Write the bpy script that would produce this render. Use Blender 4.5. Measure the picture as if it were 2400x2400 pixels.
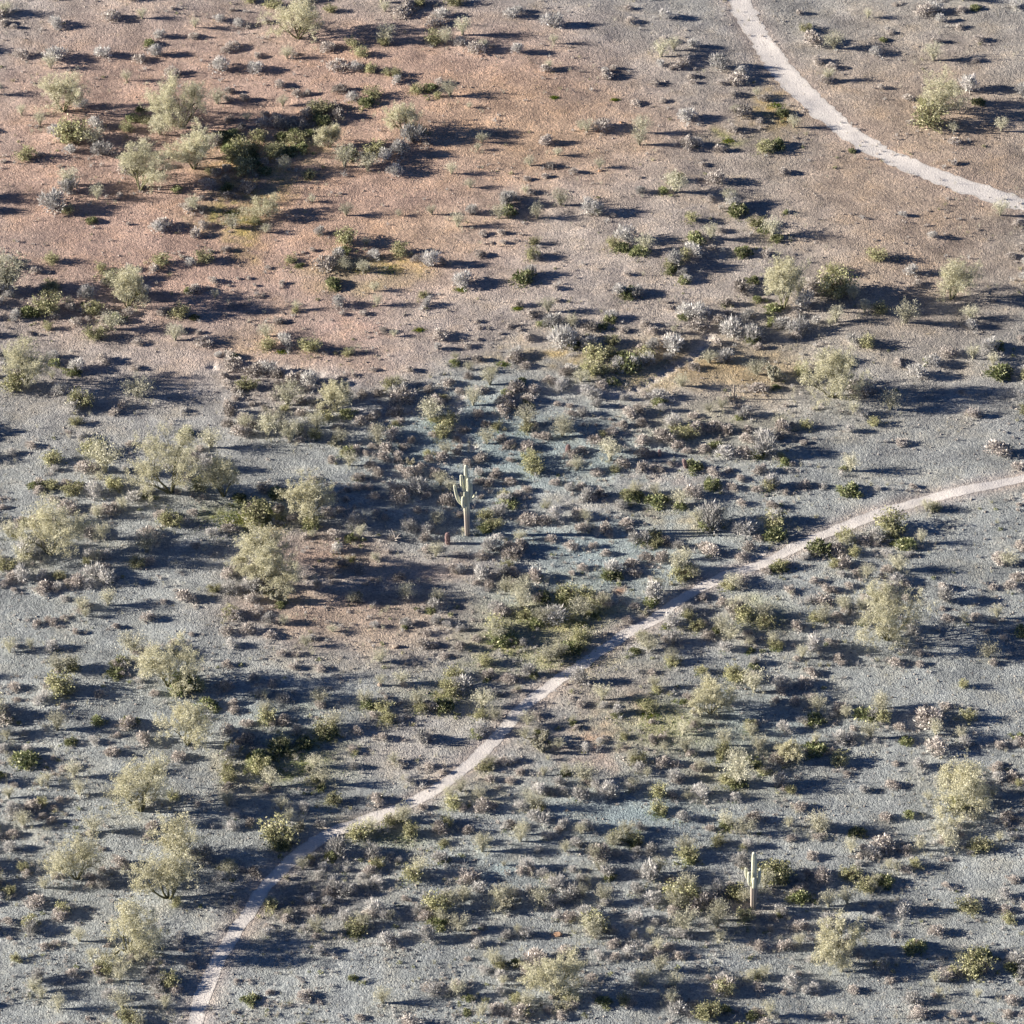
import bpy, math, random
import numpy as np
from math import sin, cos, tan, pi, radians
random.seed(7); RNG = np.random.default_rng(11)
for o in list(bpy.data.objects): bpy.data.objects.remove(o)
S = bpy.context.scene; C = S.collection

# ------------------------------------------------------------------ camera, sky, sun, exposure
CAM_H = 275.0; DEP = radians(35.0); HALF = radians(6.0)
CAM_Y = -CAM_H / tan(DEP)
SUN_EL = radians(15.5); SUN_AZ = radians(270.0)          # low sun straight from the left (-X)
cd = bpy.data.cameras.new('camera'); cam = bpy.data.objects.new('camera', cd); C.objects.link(cam)
cam.location = (0, CAM_Y, CAM_H); cam.rotation_euler = (pi/2 - DEP, 0, 0)
cd.sensor_width = 36; cd.lens = 18 / tan(HALF); cd.clip_start = 1; cd.clip_end = 20000
S.camera = cam
W = bpy.data.worlds.new("World"); S.world = W; W.use_nodes = True
wn = W.node_tree; sky = wn.nodes.new('ShaderNodeTexSky'); sky.sky_type = 'NISHITA'; sky.sun_disc = False
sky.sun_elevation = SUN_EL; sky.sun_rotation = SUN_AZ; sky.air_density = 0.5; sky.altitude = 3000; sky.dust_density = 0.0; sky.ozone_density = 3.5
bg = wn.nodes['Background']; wn.links.new(sky.outputs[0], bg.inputs[0]); bg.inputs[1].default_value = 0.05
sl = bpy.data.lights.new('sun', 'SUN'); sl.energy = 5.0; sl.angle = radians(0.5); sl.color = (1.0, 0.91, 0.77)
sun = bpy.data.objects.new('sun', sl); C.objects.link(sun)
sun.rotation_euler = (0, -(pi/2 - SUN_EL), 0); sun.location = (-200, 0, 80)
S.render.resolution_x = 1024; S.render.resolution_y = 1024
S.view_settings.view_transform = 'Standard'; S.view_settings.look = 'None'; S.view_settings.gamma = 1
S.view_settings.exposure = 1.33
S.render.engine = 'CYCLES'

# ------------------------------------------------------------------ photo geometry helpers
F = 1200 / tan(HALF); sd, cdp = sin(DEP), cos(DEP)
def hash2(ix, iy, s):
    h = (ix.astype(np.int64) * 374761393 + iy.astype(np.int64) * 668265263 + s * 974634777) & 0x7fffffff
    h = ((h ^ (h >> 13)) * 1274126177) & 0x7fffffff
    return ((h ^ (h >> 16)) & 0xffff) / 65535.0
def vnoise(x, y, s):
    ix = np.floor(x); iy = np.floor(y); fx = x - ix; fy = y - iy
    fx = fx*fx*fx*(fx*(fx*6-15)+10); fy = fy*fy*fy*(fy*(fy*6-15)+10)
    a = hash2(ix, iy, s); b = hash2(ix+1, iy, s); c = hash2(ix, iy+1, s); d = hash2(ix+1, iy+1, s)
    return (a*(1-fx)+b*fx)*(1-fy) + (c*(1-fx)+d*fx)*fy - 0.5
def height(x, y):
    x = np.asarray(x, float); y = np.asarray(y, float)
    h = 1.0*vnoise(x/38, y/30, 1) + 0.34*vnoise(x/13+5, y/10+3, 2) + 0.16*vnoise(x/4.5, y/3.6, 3) \
        + 0.07*vnoise(x/1.7, y/1.4, 4) + 0.030*vnoise(x/0.75, y/0.7, 5)
    r = np.hypot(x, y)
    h = h + 12*vnoise(x/700+.3, y/700+.6, 9)*np.clip((r-400)/1500, 0, 1)
    return h
def ray(px, py):
    u = px - 1200.0; v = 1200.0 - py
    return u, F*cdp + v*sd, -F*sd + v*cdp
def unproj(px, py):
    dx, dy, dz = ray(px, py); z = 0.0
    for _ in range(4):
        t = (z - CAM_H) / dz; x = t*dx; y = CAM_Y + t*dy; z = float(height(x, y))
    return x, y, z
def proj(x, y, z=0.0):
    rx = x; ry = y - CAM_Y; rz = z - CAM_H
    d = ry*cdp - rz*sd; v = ry*sd + rz*cdp
    return 1200 + F*rx/d, 1200 - F*v/d
def mpp(px, py):
    x, y, z = unproj(px, py)
    return ((y - CAM_Y)*cdp + (CAM_H)*sd) / F

# ------------------------------------------------------------------ object helpers
def tag(o, label=None, cat=None, group=None, kind=None):
    if label: o['label'] = label
    if cat: o['category'] = cat
    if group: o['group'] = group
    if kind: o['kind'] = kind
    return o
def mesh_np(name, V, Fc, mats, smooth=False, mi=None):
    """V (n,3), Fc (m,k)"""
    V = np.asarray(V, np.float32); Fc = np.asarray(Fc, np.int32); k = Fc.shape[1]
    me = bpy.data.meshes.new(name)
    me.vertices.add(len(V)); me.vertices.foreach_set('co', V.ravel())
    me.loops.add(Fc.size); me.loops.foreach_set('vertex_index', Fc.ravel())
    me.polygons.add(len(Fc)); me.polygons.foreach_set('loop_start', np.arange(0, Fc.size, k, dtype=np.int32))
    me.polygons.foreach_set('loop_total', np.full(len(Fc), k, np.int32))
    for m in mats: me.materials.append(m)
    if mi is not None: me.polygons.foreach_set('material_index', np.asarray(mi, np.int32))
    me.polygons.foreach_set('use_smooth', np.full(len(Fc), smooth, bool))
    me.update(calc_edges=True); return me
def link(name, me, parent=None, loc=None):
    o = bpy.data.objects.new(name, me); C.objects.link(o)
    if parent: o.parent = parent
    if loc is not None: o.location = loc
    return o
def empty(name, loc):
    o = bpy.data.objects.new(name, None); C.objects.link(o); o.location = loc; return o

# ------------------------------------------------------------------ materials
def newmat(name):
    m = bpy.data.materials.new(name); m.use_nodes = True; nt = m.node_tree
    b = nt.nodes['Principled BSDF']; b.inputs['Roughness'].default_value = 0.85
    b.inputs['Specular IOR Level'].default_value = 0.15
    return m, nt, b
def N(nt, t, **kw):
    n = nt.nodes.new(t)
    for k, v in kw.items(): setattr(n, k, v)
    return n
def ramp(nt, fac, stops):
    r = N(nt, 'ShaderNodeValToRGB'); e = r.color_ramp.elements
    while len(e) < len(stops): e.new(0.5)
    for el, (p, c) in zip(e, stops): el.position = p; el.color = (*c, 1)
    nt.links.new(fac, r.inputs[0]); return r.outputs[0]
def mixc(nt, a, b, f, mode='MIX'):
    m = N(nt, 'ShaderNodeMix', data_type='RGBA', blend_type=mode)
    for s, v in ((m.inputs[0], f), (m.inputs[6], a), (m.inputs[7], b)):
        if hasattr(v, 'links'): nt.links.new(v, s)
        else: s.default_value = v if not isinstance(v, tuple) else (*v, 1)
    return m.outputs[2]
def noise(nt, scale, detail=3, coord=None, rough=.6):
    n = N(nt, 'ShaderNodeTexNoise'); n.inputs['Scale'].default_value = scale; n.inputs['Detail'].default_value = detail
    n.inputs['Roughness'].default_value = rough
    if coord is not None: nt.links.new(coord, n.inputs['Vector'])
    return n.outputs['Fac']

def leafmat(name, stops, transl=.3, objvar=.25):
    """leaf colour varies leaf by leaf, and a little from plant to plant"""
    m, nt, b = newmat(name)
    g = N(nt, 'ShaderNodeNewGeometry'); col = ramp(nt, g.outputs['Random Per Island'], stops)
    oi = N(nt, 'ShaderNodeObjectInfo')
    mr = N(nt, 'ShaderNodeMapRange'); mr.inputs[3].default_value = 1-objvar; mr.inputs[4].default_value = 1+objvar
    nt.links.new(oi.outputs['Random'], mr.inputs[0])
    hs = N(nt, 'ShaderNodeHueSaturation'); nt.links.new(mr.outputs[0], hs.inputs['Value']); nt.links.new(col, hs.inputs['Color'])
    nt.links.new(hs.outputs[0], b.inputs['Base Color'])
    tr = N(nt, 'ShaderNodeBsdfTranslucent'); nt.links.new(hs.outputs[0], tr.inputs[0])
    mx = N(nt, 'ShaderNodeMixShader'); mx.inputs[0].default_value = transl
    out = nt.nodes['Material Output']
    nt.links.new(b.outputs[0], mx.inputs[1]); nt.links.new(tr.outputs[0], mx.inputs[2]); nt.links.new(mx.outputs[0], out.inputs[0])
    return m
M = {}
M['g'] = leafmat('bursage leaves', [(0, (.16,.15,.14)), (.3, (.42,.39,.37)), (.75, (.62,.57,.54)), (1, (.76,.71,.69))], .12)
M['l'] = leafmat('brittlebush leaves', [(0, (.27,.28,.27)), (.5, (.55,.54,.53)), (1, (.78,.75,.75))], .15)
M['y'] = leafmat('creosote leaves', [(0, (.17,.18,.09)), (.5, (.38,.38,.22)), (.85, (.55,.53,.34)), (1, (.66,.63,.46))], .2)
M['G'] = leafmat('green leaves', [(0, (.09,.11,.06)), (.4, (.20,.24,.11)), (.8, (.42,.43,.25)), (1, (.62,.60,.42))], .2)
M['w'] = leafmat('pale stems', [(0, (.30,.30,.22)), (.5, (.54,.53,.42)), (1, (.74,.71,.61))], .2)
M['p'] = leafmat('palo verde leaves', [(0, (.36,.36,.24)), (.5, (.68,.65,.48)), (1, (.85,.82,.68))], .32, .05)
M['h'] = leafmat('herb leaves', [(0, (.08,.16,.03)), (.5, (.18,.27,.04)), (.85, (.38,.38,.07)), (1, (.50,.42,.10))], .3)
M['dry'] = leafmat('dry grass', [(0, (.30,.26,.14)), (.5, (.46,.40,.24)), (1, (.58,.52,.36))], .3)
M['c'] = leafmat('cholla spines', [(0, (.25,.26,.20)), (.5, (.52,.50,.42)), (1, (.72,.69,.60))], .2, .05)
M['twig'] = leafmat('twigs', [(0, (.10,.08,.07)), (1, (.24,.20,.17))], 0)
M['deadwood'] = leafmat('dead wood', [(0, (.30,.27,.25)), (1, (.55,.51,.48))], 0)

def barkmat():
    m, nt, b = newmat('bark'); tc = N(nt, 'ShaderNodeTexCoord')
    f = noise(nt, 9, 4, tc.outputs['Object'])
    nt.links.new(ramp(nt, f, [(.3, (.09,.09,.05)), (.7, (.22,.21,.13))]), b.inputs['Base Color'])
    bp = N(nt, 'ShaderNodeBump'); bp.inputs['Distance'].default_value = .04; nt.links.new(f, bp.inputs['Height']); nt.links.new(bp.outputs[0], b.inputs['Normal'])
    return m
M['bark'] = barkmat()
def cactusmat(name, lo, hi, base):
    m, nt, b = newmat(name); tc = N(nt, 'ShaderNodeTexCoord')
    f = noise(nt, 5, 5, tc.outputs['Object'])
    c = ramp(nt, f, [(.3, lo), (.7, hi)])
    sx = N(nt, 'ShaderNodeSeparateXYZ'); nt.links.new(tc.outputs['Object'], sx.inputs[0])
    mr = N(nt, 'ShaderNodeMapRange'); mr.inputs[1].default_value = 2.2; mr.inputs[2].default_value = 3.6   # woody grey-brown old base
    mr.inputs[3].default_value = 1; mr.inputs[4].default_value = 0
    nt.links.new(sx.outputs[2], mr.inputs[0])
    if base: c = mixc(nt, c, base, mr.outputs[0])
    nt.links.new(c, b.inputs['Base Color'])
    return m
M['saguaro'] = cactusmat('saguaro skin', (.60,.62,.49), (.80,.79,.66), None)
M['saguaro_base'] = cactusmat('saguaro trunk skin', (.60,.62,.49), (.80,.79,.66), (.44,.39,.35))
M['barrel'] = cactusmat('barrel cactus skin', (.20,.13,.13), (.42,.30,.30), None)
def rockmat(name, a, b_):
    m, nt, b = newmat(name)
    g = N(nt, 'ShaderNodeNewGeometry'); nt.links.new(ramp(nt, g.outputs['Random Per Island'], [(0, a), (1, b_)]), b.inputs['Base Color'])
    return m
M['stone'] = rockmat('loose stones', (.20,.18,.165), (.50,.45,.42))
def bigrock(name, a, b_):
    m, nt, b = newmat(name); tc = N(nt, 'ShaderNodeTexCoord'); f = noise(nt, 6, 5, tc.outputs['Object'])
    nt.links.new(ramp(nt, f, [(.35, a), (.65, b_)]), b.inputs['Base Color'])
    bp = N(nt, 'ShaderNodeBump'); bp.inputs['Distance'].default_value = .03; nt.links.new(f, bp.inputs['Height']); nt.links.new(bp.outputs[0], b.inputs['Normal'])
    return m
M['rock'] = bigrock('boulder', (.30,.24,.20), (.50,.42,.36))
M['redrock'] = bigrock('rust rock', (.34,.20,.13), (.52,.36,.26))

def soilmat():
    m, nt, b = newmat('desert soil'); b.inputs['Roughness'].default_value = .95
    tc = N(nt, 'ShaderNodeTexCoord'); co = tc.outputs['Object']
    at = N(nt, 'ShaderNodeAttribute'); at.attribute_name = 'soil'
    n1 = noise(nt, .25, 5, co); n2 = noise(nt, 2.2, 4, co); n3 = noise(nt, 7.5, 3, co, .7)
    c = mixc(nt, at.outputs['Color'], ramp(nt, n1, [(.3, (.62,.62,.66)), (.5, (1,1,1)), (.7, (1.2,1.12,1.0))]), 0.75, 'MULTIPLY')
    c = mixc(nt, c, ramp(nt, n2, [(.3, (.72,.72,.74)), (.6, (1.1,1.08,1.05))]), 0.7, 'MULTIPLY')
    v = N(nt, 'ShaderNodeTexVoronoi'); v.inputs['Scale'].default_value = 6.5; nt.links.new(co, v.inputs['Vector'])
    sep = N(nt, 'ShaderNodeSeparateColor'); nt.links.new(v.outputs['Color'], sep.inputs[0])
    c = mixc(nt, c, ramp(nt, sep.outputs[0], [(0, (.55,.55,.58)), (.5, (1,1,1)), (.85, (1.15,1.12,1.1)), (1, (1.7,1.6,1.55))]), 0.6, 'MULTIPLY')
    nt.links.new(c, b.inputs['Base Color'])
    b1 = N(nt, 'ShaderNodeBump'); b1.inputs['Distance'].default_value = .13; b1.inputs['Strength'].default_value = .9
    nt.links.new(n2, b1.inputs['Height'])
    b2 = N(nt, 'ShaderNodeBump'); b2.inputs['Distance'].default_value = .09; b2.inputs['Strength'].default_value = .9
    cr = N(nt, 'ShaderNodeMapRange'); cr.inputs[1].default_value = .35; cr.inputs[2].default_value = .62; cr.inputs[3].default_value = .25; cr.inputs[4].default_value = 1.0
    nt.links.new(noise(nt, .55, 4, co), cr.inputs[0]); nt.links.new(cr.outputs[0], b2.inputs['Strength']); crs = cr.outputs[0]
    nt.links.new(n3, b2.inputs['Height']); nt.links.new(b1.outputs[0], b2.inputs['Normal'])
    b3 = N(nt, 'ShaderNodeBump'); b3.invert = True; b3.inputs['Distance'].default_value = .06
    nt.links.new(crs, b3.inputs['Strength']); nt.links.new(v.outputs['Distance'], b3.inputs['Height']); nt.links.new(b2.outputs[0], b3.inputs['Normal'])
    nt.links.new(b3.outputs[0], b.inputs['Normal'])
    return m
M['soil'] = soilmat()
def trailmat():
    m, nt, b = newmat('trail dust'); b.inputs['Roughness'].default_value = .95
    tc = N(nt, 'ShaderNodeTexCoord'); co = tc.outputs['Object']
    n1 = noise(nt, .8, 5, co); n2 = noise(nt, 6, 4, co)
    c = ramp(nt, n1, [(.3, (.72,.68,.66)), (.7, (.85,.80,.77))])
    c = mixc(nt, c, ramp(nt, n2, [(.3, (.8,.8,.82)), (.6, (1.05,1.05,1.05))]), .8, 'MULTIPLY')
    at = N(nt, 'ShaderNodeAttribute'); at.attribute_name = 'edge'; n4 = noise(nt, 3.5, 5, co, .75)
    ad = N(nt, 'ShaderNodeMath', operation='MULTIPLY_ADD'); ad.inputs[1].default_value = 1.6; nt.links.new(n4, ad.inputs[0]); nt.links.new(at.outputs['Fac'], ad.inputs[2])
    c = mixc(nt, c, (.50,.47,.45), ramp(nt, ad.outputs[0], [(.95, (0,0,0)), (1.0, (.5,.5,.5))]))
    nt.links.new(c, b.inputs['Base Color'])
    bp = N(nt, 'ShaderNodeBump'); bp.inputs['Distance'].default_value = .06; nt.links.new(n2, bp.inputs['Height']); nt.links.new(bp.outputs[0], b.inputs['Normal'])
    return m
M['trail'] = trailmat()

# ------------------------------------------------------------------ trails (centre lines, photo pixels at 2400)
TRAIL = [(2900,1060),(2500,1105),(2300,1140),(2100,1190),(1950,1245),(1849,1290),(1778,1324),(1687,1355),(1597,1402),(1528,1454),(1455,1494),(1397,1534),
         (1332,1578),(1271,1621),(1216,1668),(1187,1704),(1123,1768),(1075,1812),(1025,1847),(971,1878),(917,1901),(862,1921),(801,1941),
         (754,1963),(703,1999),(656,2039),(627,2068),(601,2108),(578,2148),(554,2184),(532,2215),(500,2275),(470,2350),(455,2450),(450,2700)]
ROAD = [(1560,-420),(1690,-80),(1780,90),(1872,205),(1975,300),(2140,390),(2400,480),(2900,600)]
def smooth_line(pts, step=.4):
    P = np.array([unproj(*p)[:2] for p in pts]); out = []
    P = np.vstack([2*P[0]-P[1], P, 2*P[-1]-P[-2]])
    for i in range(1, len(P)-2):
        n = max(2, int(np.hypot(*(P[i+1]-P[i]))/step))
        for t in np.arange(n)/n:
            a, b, c, d = P[i-1], P[i], P[i+1], P[i+2]
            out.append(.5*((2*b)+(-a+c)*t+(2*a-5*b+4*c-d)*t*t+(-a+3*b-3*c+d)*t**3))
    return np.array(out)
TR = smooth_line(TRAIL); RO = smooth_line(ROAD)
def dist_to(L, x, y):
    """distance to a line, coarse in blocks to save memory"""
    d = np.full(x.shape, 1e9); Ls = L[::3]
    for q in Ls: d = np.minimum(d, (x-q[0])**2 + (y-q[1])**2)
    return np.sqrt(d)
_h0 = height
WASH = [smooth_line(p) for p in ([(1660,790),(1630,830),(1560,872),(1500,908),(1440,925),(1330,905)], [(1080,930),(1065,985),(1090,1030),(1130,1060)],
        [(500,860),(640,862),(760,880),(840,905)], [(840,965),(930,972),(1010,948),(1055,930)])]

# ------------------------------------------------------------------ ground, one sheet to the horizon
def axis(a, b, step, far):
    core = np.arange(a, b, step); out = []; x = b; s = step
    while x < far: out.append(x); s *= 1.25; x += s
    lo = []; x = a; s = step
    while x > -far: s *= 1.25; x -= s; lo.append(x)
    return np.concatenate([lo[::-1], core, out])
gx = axis(-72, 72, .30, 9000); gy = axis(-95, 130, .34, 9000)
X, Y = np.meshgrid(gx, gy); Z = height(X, Y)
core = (abs(X) < 90) & (Y > -110) & (Y < 150)
dt = np.full(X.shape, 99.); dr = dt.copy(); dw = dt.copy()
dt[core] = dist_to(TR, X[core], Y[core]); dr[core] = dist_to(RO, X[core], Y[core])
for w_ in WASH: dw[core] = np.minimum(dw[core], dist_to(w_, X[core], Y[core]))
Z -= .07*np.exp(-(dt/1.0)**2) + .08*np.exp(-(dr/2.0)**2) + .20*np.exp(-(dw/.55)**4)
gV = np.stack([X, Y, Z], -1).reshape(-1, 3)
nx, ny = len(gx), len(gy); idx = np.arange(nx*ny).reshape(ny, nx)
gF = np.stack([idx[:-1,:-1], idx[:-1,1:], idx[1:,1:], idx[1:,:-1]], -1).reshape(-1, 4)
# soil colours: pink caliche, orange sand, grey gravel, olive where annual herbs grow; blue-grey blobs paint sky-lit shade into the ground colour
PX, PY = proj(X, Y)
far_ = (np.abs(X) > 200) | (Y > 300) | (Y < -180)
PX = np.where(far_, -5000, PX); PY = np.where(far_, -5000, PY)
base = np.array([.325,.357,.372]); SC = np.ones(X.shape+(3,))*base
wx = 60*vnoise(X/5, Y/5, 21) + 30*vnoise(X/1.6, Y/1.6, 22); wy = 45*vnoise(X/5, Y/5, 23) + 22*vnoise(X/1.6, Y/1.6, 24)
pink = (.44,.325,.28); rose = (.46,.33,.29); orange = (.48,.35,.25); pale = (.43,.385,.36); blueshade = (.29,.365,.40); olive = (.25,.27,.10); rust = (.43,.30,.23); ochre = (.44,.33,.13); dark = (.24,.22,.20)
FN = .6*vnoise(X/1.3, Y/1.3, 61)+.6*vnoise(X/.7, Y/.7, 62)
BL = [(900,320,700,330,pink,1.4),(300,420,500,420,pink,1.3),(2150,420,420,420,(.39,.32,.27),1.2),(820,600,480,150,rose,.9),(1250,330,320,140,orange,.75),(1000,560,260,70,orange,.7),(1060,640,200,60,pink,.6),
      (1450,560,330,170,pale,1.0),(1550,700,260,120,pale,.9),(1150,760,300,110,pale,.8),(1780,350,90,130,dark,.7),(1810,250,60,50,ochre,.9),(1700,325,40,20,olive,.8),
      (600,440,130,120,ochre,.55),(560,520,60,60,olive,.8),(730,330,60,60,olive,.4),(560,560,60,60,ochre,.7),(850,640,150,30,olive,.45),(940,630,80,25,ochre,.7),
      (700,560,100,50,pink,.5),(750,820,250,90,pink,.8),(620,800,90,50,ochre,.3),(800,760,110,40,rose,.8),
      (1650,860,230,70,(.43,.34,.21),1.1),(1500,905,90,25,ochre,.9),(1330,840,100,30,ochre,.8),(1180,845,60,20,ochre,.8),(1770,840,120,80,(.42,.35,.24),.9),(1550,950,300,60,pale,.7),(1620,1010,200,50,(.38,.34,.22),.6),
      (1250,1060,330,150,blueshade,.9),(1100,1010,150,70,blueshade,.9),(1350,1290,300,150,blueshade,.9),(1560,1130,130,35,pale,.9),(1580,1215,60,30,ochre,.45),(1480,1180,90,20,ochre,.35),(1340,1190,150,40,pale,.5),
      (580,1210,100,30,olive,1.2),(600,1230,70,15,ochre,.6),(740,1290,160,60,(.43,.32,.27),.9),(840,1310,50,25,ochre,.5),(1000,1330,200,40,pink,.6),(760,1430,240,60,(.44,.34,.29),.9),(900,1480,240,90,(.43,.35,.29),.8),(640,1360,40,20,olive,.6),(660,1415,60,14,olive,.7),
      (1435,1370,18,10,rust,1.2),(1330,1440,150,50,(.36,.36,.16),.9),(1330,1540,110,45,(.42,.40,.16),1.0),(1250,1500,120,60,(.36,.36,.20),.7),(1170,1520,60,50,(.34,.35,.16),.7),(1790,1450,70,40,olive,.6),
      (1510,1480,300,60,pale,.4),(1400,1620,200,60,(.36,.33,.30),.8),(1380,1730,130,60,rust,.75),(1350,1780,80,30,rust,.5),(1560,1700,160,50,(.33,.33,.18),.8),(1500,1650,40,25,rust,.6),(1520,1665,25,10,olive,1),(1720,1760,110,70,(.30,.31,.20),.7),
      (1040,1640,90,40,(.36,.35,.18),.9),(700,1790,110,60,olive,.9),(660,1740,90,60,(.22,.26,.12),.6),(1000,1700,250,60,pale,.4),(950,1790,220,60,pale,.5),(560,1830,60,60,ochre,.5),
      (1500,1910,200,70,blueshade,1.0),(1160,2060,120,50,blueshade,1.1),(900,1880,130,30,blueshade,.7),(880,1960,140,30,olive,.5),(1150,1850,130,40,(.36,.35,.22),.6),(1680,1830,90,60,(.36,.34,.24),.5),
      (700,2130,200,80,dark,.7),(1790,2110,80,40,pale,.8),(1720,2160,120,50,(.30,.27,.21),.7),(1780,1690,160,60,blueshade,.6),(600,1660,200,60,blueshade,.3)]
for (bx, by, rx, ry, c, a) in BL:
    w_ = np.exp(-(((PX+1.3*wx-bx)/rx)**2 + ((PY+wy-by)/ry)**2)*1.1)*a
    if rx < 140: w_ = w_*np.clip(.62+1.5*FN, 0, 1.15)
    w_ = np.clip(w_, 0, 1)[..., None]; SC = SC*(1-w_) + np.array(c)*w_
w_ = (np.exp(-(dt/1.5)**2)*.75)[..., None]; SC = SC*(1-w_) + np.array((.50,.42,.39))*w_
w_ = (np.exp(-(dr/2.2)**2)*.6)[..., None]; SC = SC*(1-w_) + np.array((.50,.40,.36))*w_
w_ = (np.exp(-(dw/.6)**2)*.9)[..., None]; SC = SC*(1-w_) + np.array((.60,.57,.56))*w_
SC = SC*(1.08+.35*vnoise(X/2.4, Y/2.0, 63)+.25*FN)[..., None]
me = mesh_np('ground', gV, gF, [M['soil']], smooth=True)
ca = me.color_attributes.new('soil', 'FLOAT_COLOR', 'POINT')
ca.data.foreach_set('color', np.concatenate([SC.reshape(-1, 3), np.ones((nx*ny, 1))], 1).astype(np.float32).ravel())
tag(link('ground', me), kind='structure')

from mathutils import Vector
def gz(x, y):
    """height of the ground sheet incl. trail hollows, bilinear on the grid"""
    x = np.atleast_1d(np.asarray(x, float)); y = np.atleast_1d(np.asarray(y, float))
    i = np.clip(np.searchsorted(gx, x)-1, 0, nx-2); j = np.clip(np.searchsorted(gy, y)-1, 0, ny-2)
    fx = (x-gx[i])/(gx[i+1]-gx[i]); fy = (y-gy[j])/(gy[j+1]-gy[j])
    return (Z[j,i]*(1-fx)+Z[j,i+1]*fx)*(1-fy) + (Z[j+1,i]*(1-fx)+Z[j+1,i+1]*fx)*fy
def strip(name, L, half, seed, lift=.015):
    d = np.gradient(L, axis=0); d /= np.linalg.norm(d, axis=1)[:, None]; nrm = np.stack([-d[:,1], d[:,0]], 1)
    s = np.concatenate([[0], np.cumsum(np.linalg.norm(np.diff(L, axis=0), axis=1))])
    rows = 11; V = []
    for k in range(rows):
        t = -1 + 2*k/(rows-1)
        rag = half*(1 + .35*vnoise(s/2.2, s*0+k*0, seed+(t>0)) + .35*vnoise(s/.55, s*0, seed+3+(t>0)))
        p = L + nrm*(t*rag)[:, None]; V.append(np.stack([p[:,0], p[:,1], gz(p[:,0], p[:,1]) + lift + .01*(1-t*t)], 1))
    V = np.stack(V, 1); n = len(L); ii = np.arange(n*rows).reshape(n, rows)
    Fc = np.stack([ii[:-1,:-1], ii[1:,:-1], ii[1:,1:], ii[:-1,1:]], -1).reshape(-1, 4)
    me = mesh_np(name, V.reshape(-1, 3), Fc, [M['trail']], True)
    ed = np.tile(np.abs(np.linspace(-1, 1, rows))**2*.75-.35, (n, 1)).astype(np.float32)
    at = me.attributes.new('edge', 'FLOAT', 'POINT'); at.data.foreach_set('value', ed.ravel())
    return tag(link(name, me), kind='structure')
strip('dirt_trail', TR, .68, 41)
strip('dirt_road', RO, 1.4, 51)

# ------------------------------------------------------------------ leaf and plant builders
def rdir(n, up=0.0, rng=RNG):
    v = rng.normal(size=(n, 3)); v[:, 2] += up
    return v/np.linalg.norm(v, axis=1)[:, None]
def leaves(P, size, asp=.5, up=0.0, rng=RNG, dirs=None, sizes=None):
    """one pointed four-sided leaf per point"""
    n = len(P); a = rdir(n, up, rng) if dirs is None else dirs
    b = np.cross(a, rdir(n, 0, rng)); b /= np.linalg.norm(b, axis=1)[:, None]+1e-9
    s = (size*(.6+.8*rng.random(n)) if sizes is None else sizes)[:, None]
    V = np.stack([P, P+a*s*.5+b*s*asp*.5, P+a*s, P+a*s*.5-b*s*asp*.5], 1).reshape(-1, 3)
    return V, np.arange(4*n).reshape(n, 4)
def sticks(A, B, w0, w1, rng=RNG):
    """thin three-sided twigs as quads, from A to B"""
    d = B-A; d /= np.linalg.norm(d, axis=1)[:, None]+1e-9
    u = np.cross(d, rdir(len(A), 0, rng)); u /= np.linalg.norm(u, axis=1)[:, None]+1e-9; v = np.cross(d, u); n = len(A)
    V = []; 
    for k in range(3):
        a = k*2*pi/3; r = u*cos(a)+v*sin(a); V += [A+r*w0, B+r*w1]
    V = np.stack(V, 1).reshape(-1, 3); b = np.arange(n)[:, None]*6
    Fc = np.concatenate([b+np.array([[0,2,3,1]]), b+np.array([[2,4,5,3]]), b+np.array([[4,0,1,5]])], 0)
    return V, Fc
def join(parts):
    V = []; Fs = []; Ms = []; o = 0
    for (v, f, m) in parts:
        V.append(v); Fs.append(f+o); Ms.append(np.full(len(f), m)); o += len(v)
    return np.concatenate(V), np.concatenate(Fs), np.concatenate(Ms)
def lobes(n, spread, h, rmin, rmax, rng):
    a = rng.random(n)*2*pi; r = spread*np.sqrt(rng.random(n)); R = rmin+(rmax-rmin)*rng.random(n)
    return np.stack([r*np.cos(a), r*np.sin(a), h*(1-(r/spread)**2*.7)*(.45+.5*rng.random(n))], 1), R
def lobepts(c, R, per, squash, rng):
    P = np.repeat(c, per, 0); d = rdir(len(P), .35, rng); rr = np.repeat(R, per)*(.55+.5*rng.random(len(P)))
    Q = P + d*rr[:, None]*np.array([1, 1, squash]); Q[:, 2] = np.abs(Q[:, 2])+.01
    return Q, d
# all shrubs are built one metre wide
def mk_g(rng):                                     # low domed bursage: tight leafy clumps
    c, R = lobes(11, .34, .34, .12, .21, rng); P, d = lobepts(c, R, 95, .8, rng)
    a = leaves(P, .075, .45, rng=rng, dirs=(d+.7*rdir(len(d), .5, rng)))
    e = c*np.array([1,1,.8]); b = sticks(np.repeat(rng.normal(size=(1,3))*.0, len(e), 0), e, .012, .006, rng)
    return join([(*a, 0), (*b, 1)]), ['g', 'twig']
def mk_l(rng):                                     # brittlebush: pale upright leafy twigs
    c, R = lobes(10, .33, .42, .13, .22, rng); P, d = lobepts(c, R, 85, .9, rng)
    a = leaves(P, .10, .28, rng=rng, dirs=(d+.5*rdir(len(d), 1.2, rng)))
    k = 60; th = rng.random(k)*2*pi; r = .18+.30*rng.random(k); B = np.stack([r*np.cos(th), r*np.sin(th), .30+.38*rng.random(k)*(1-r)], 1)
    b = sticks(B*np.array([.15,.15,.0]), B, .010, .004, rng)
    return join([(*a, 0), (*b, 0)]), ['l']
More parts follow.
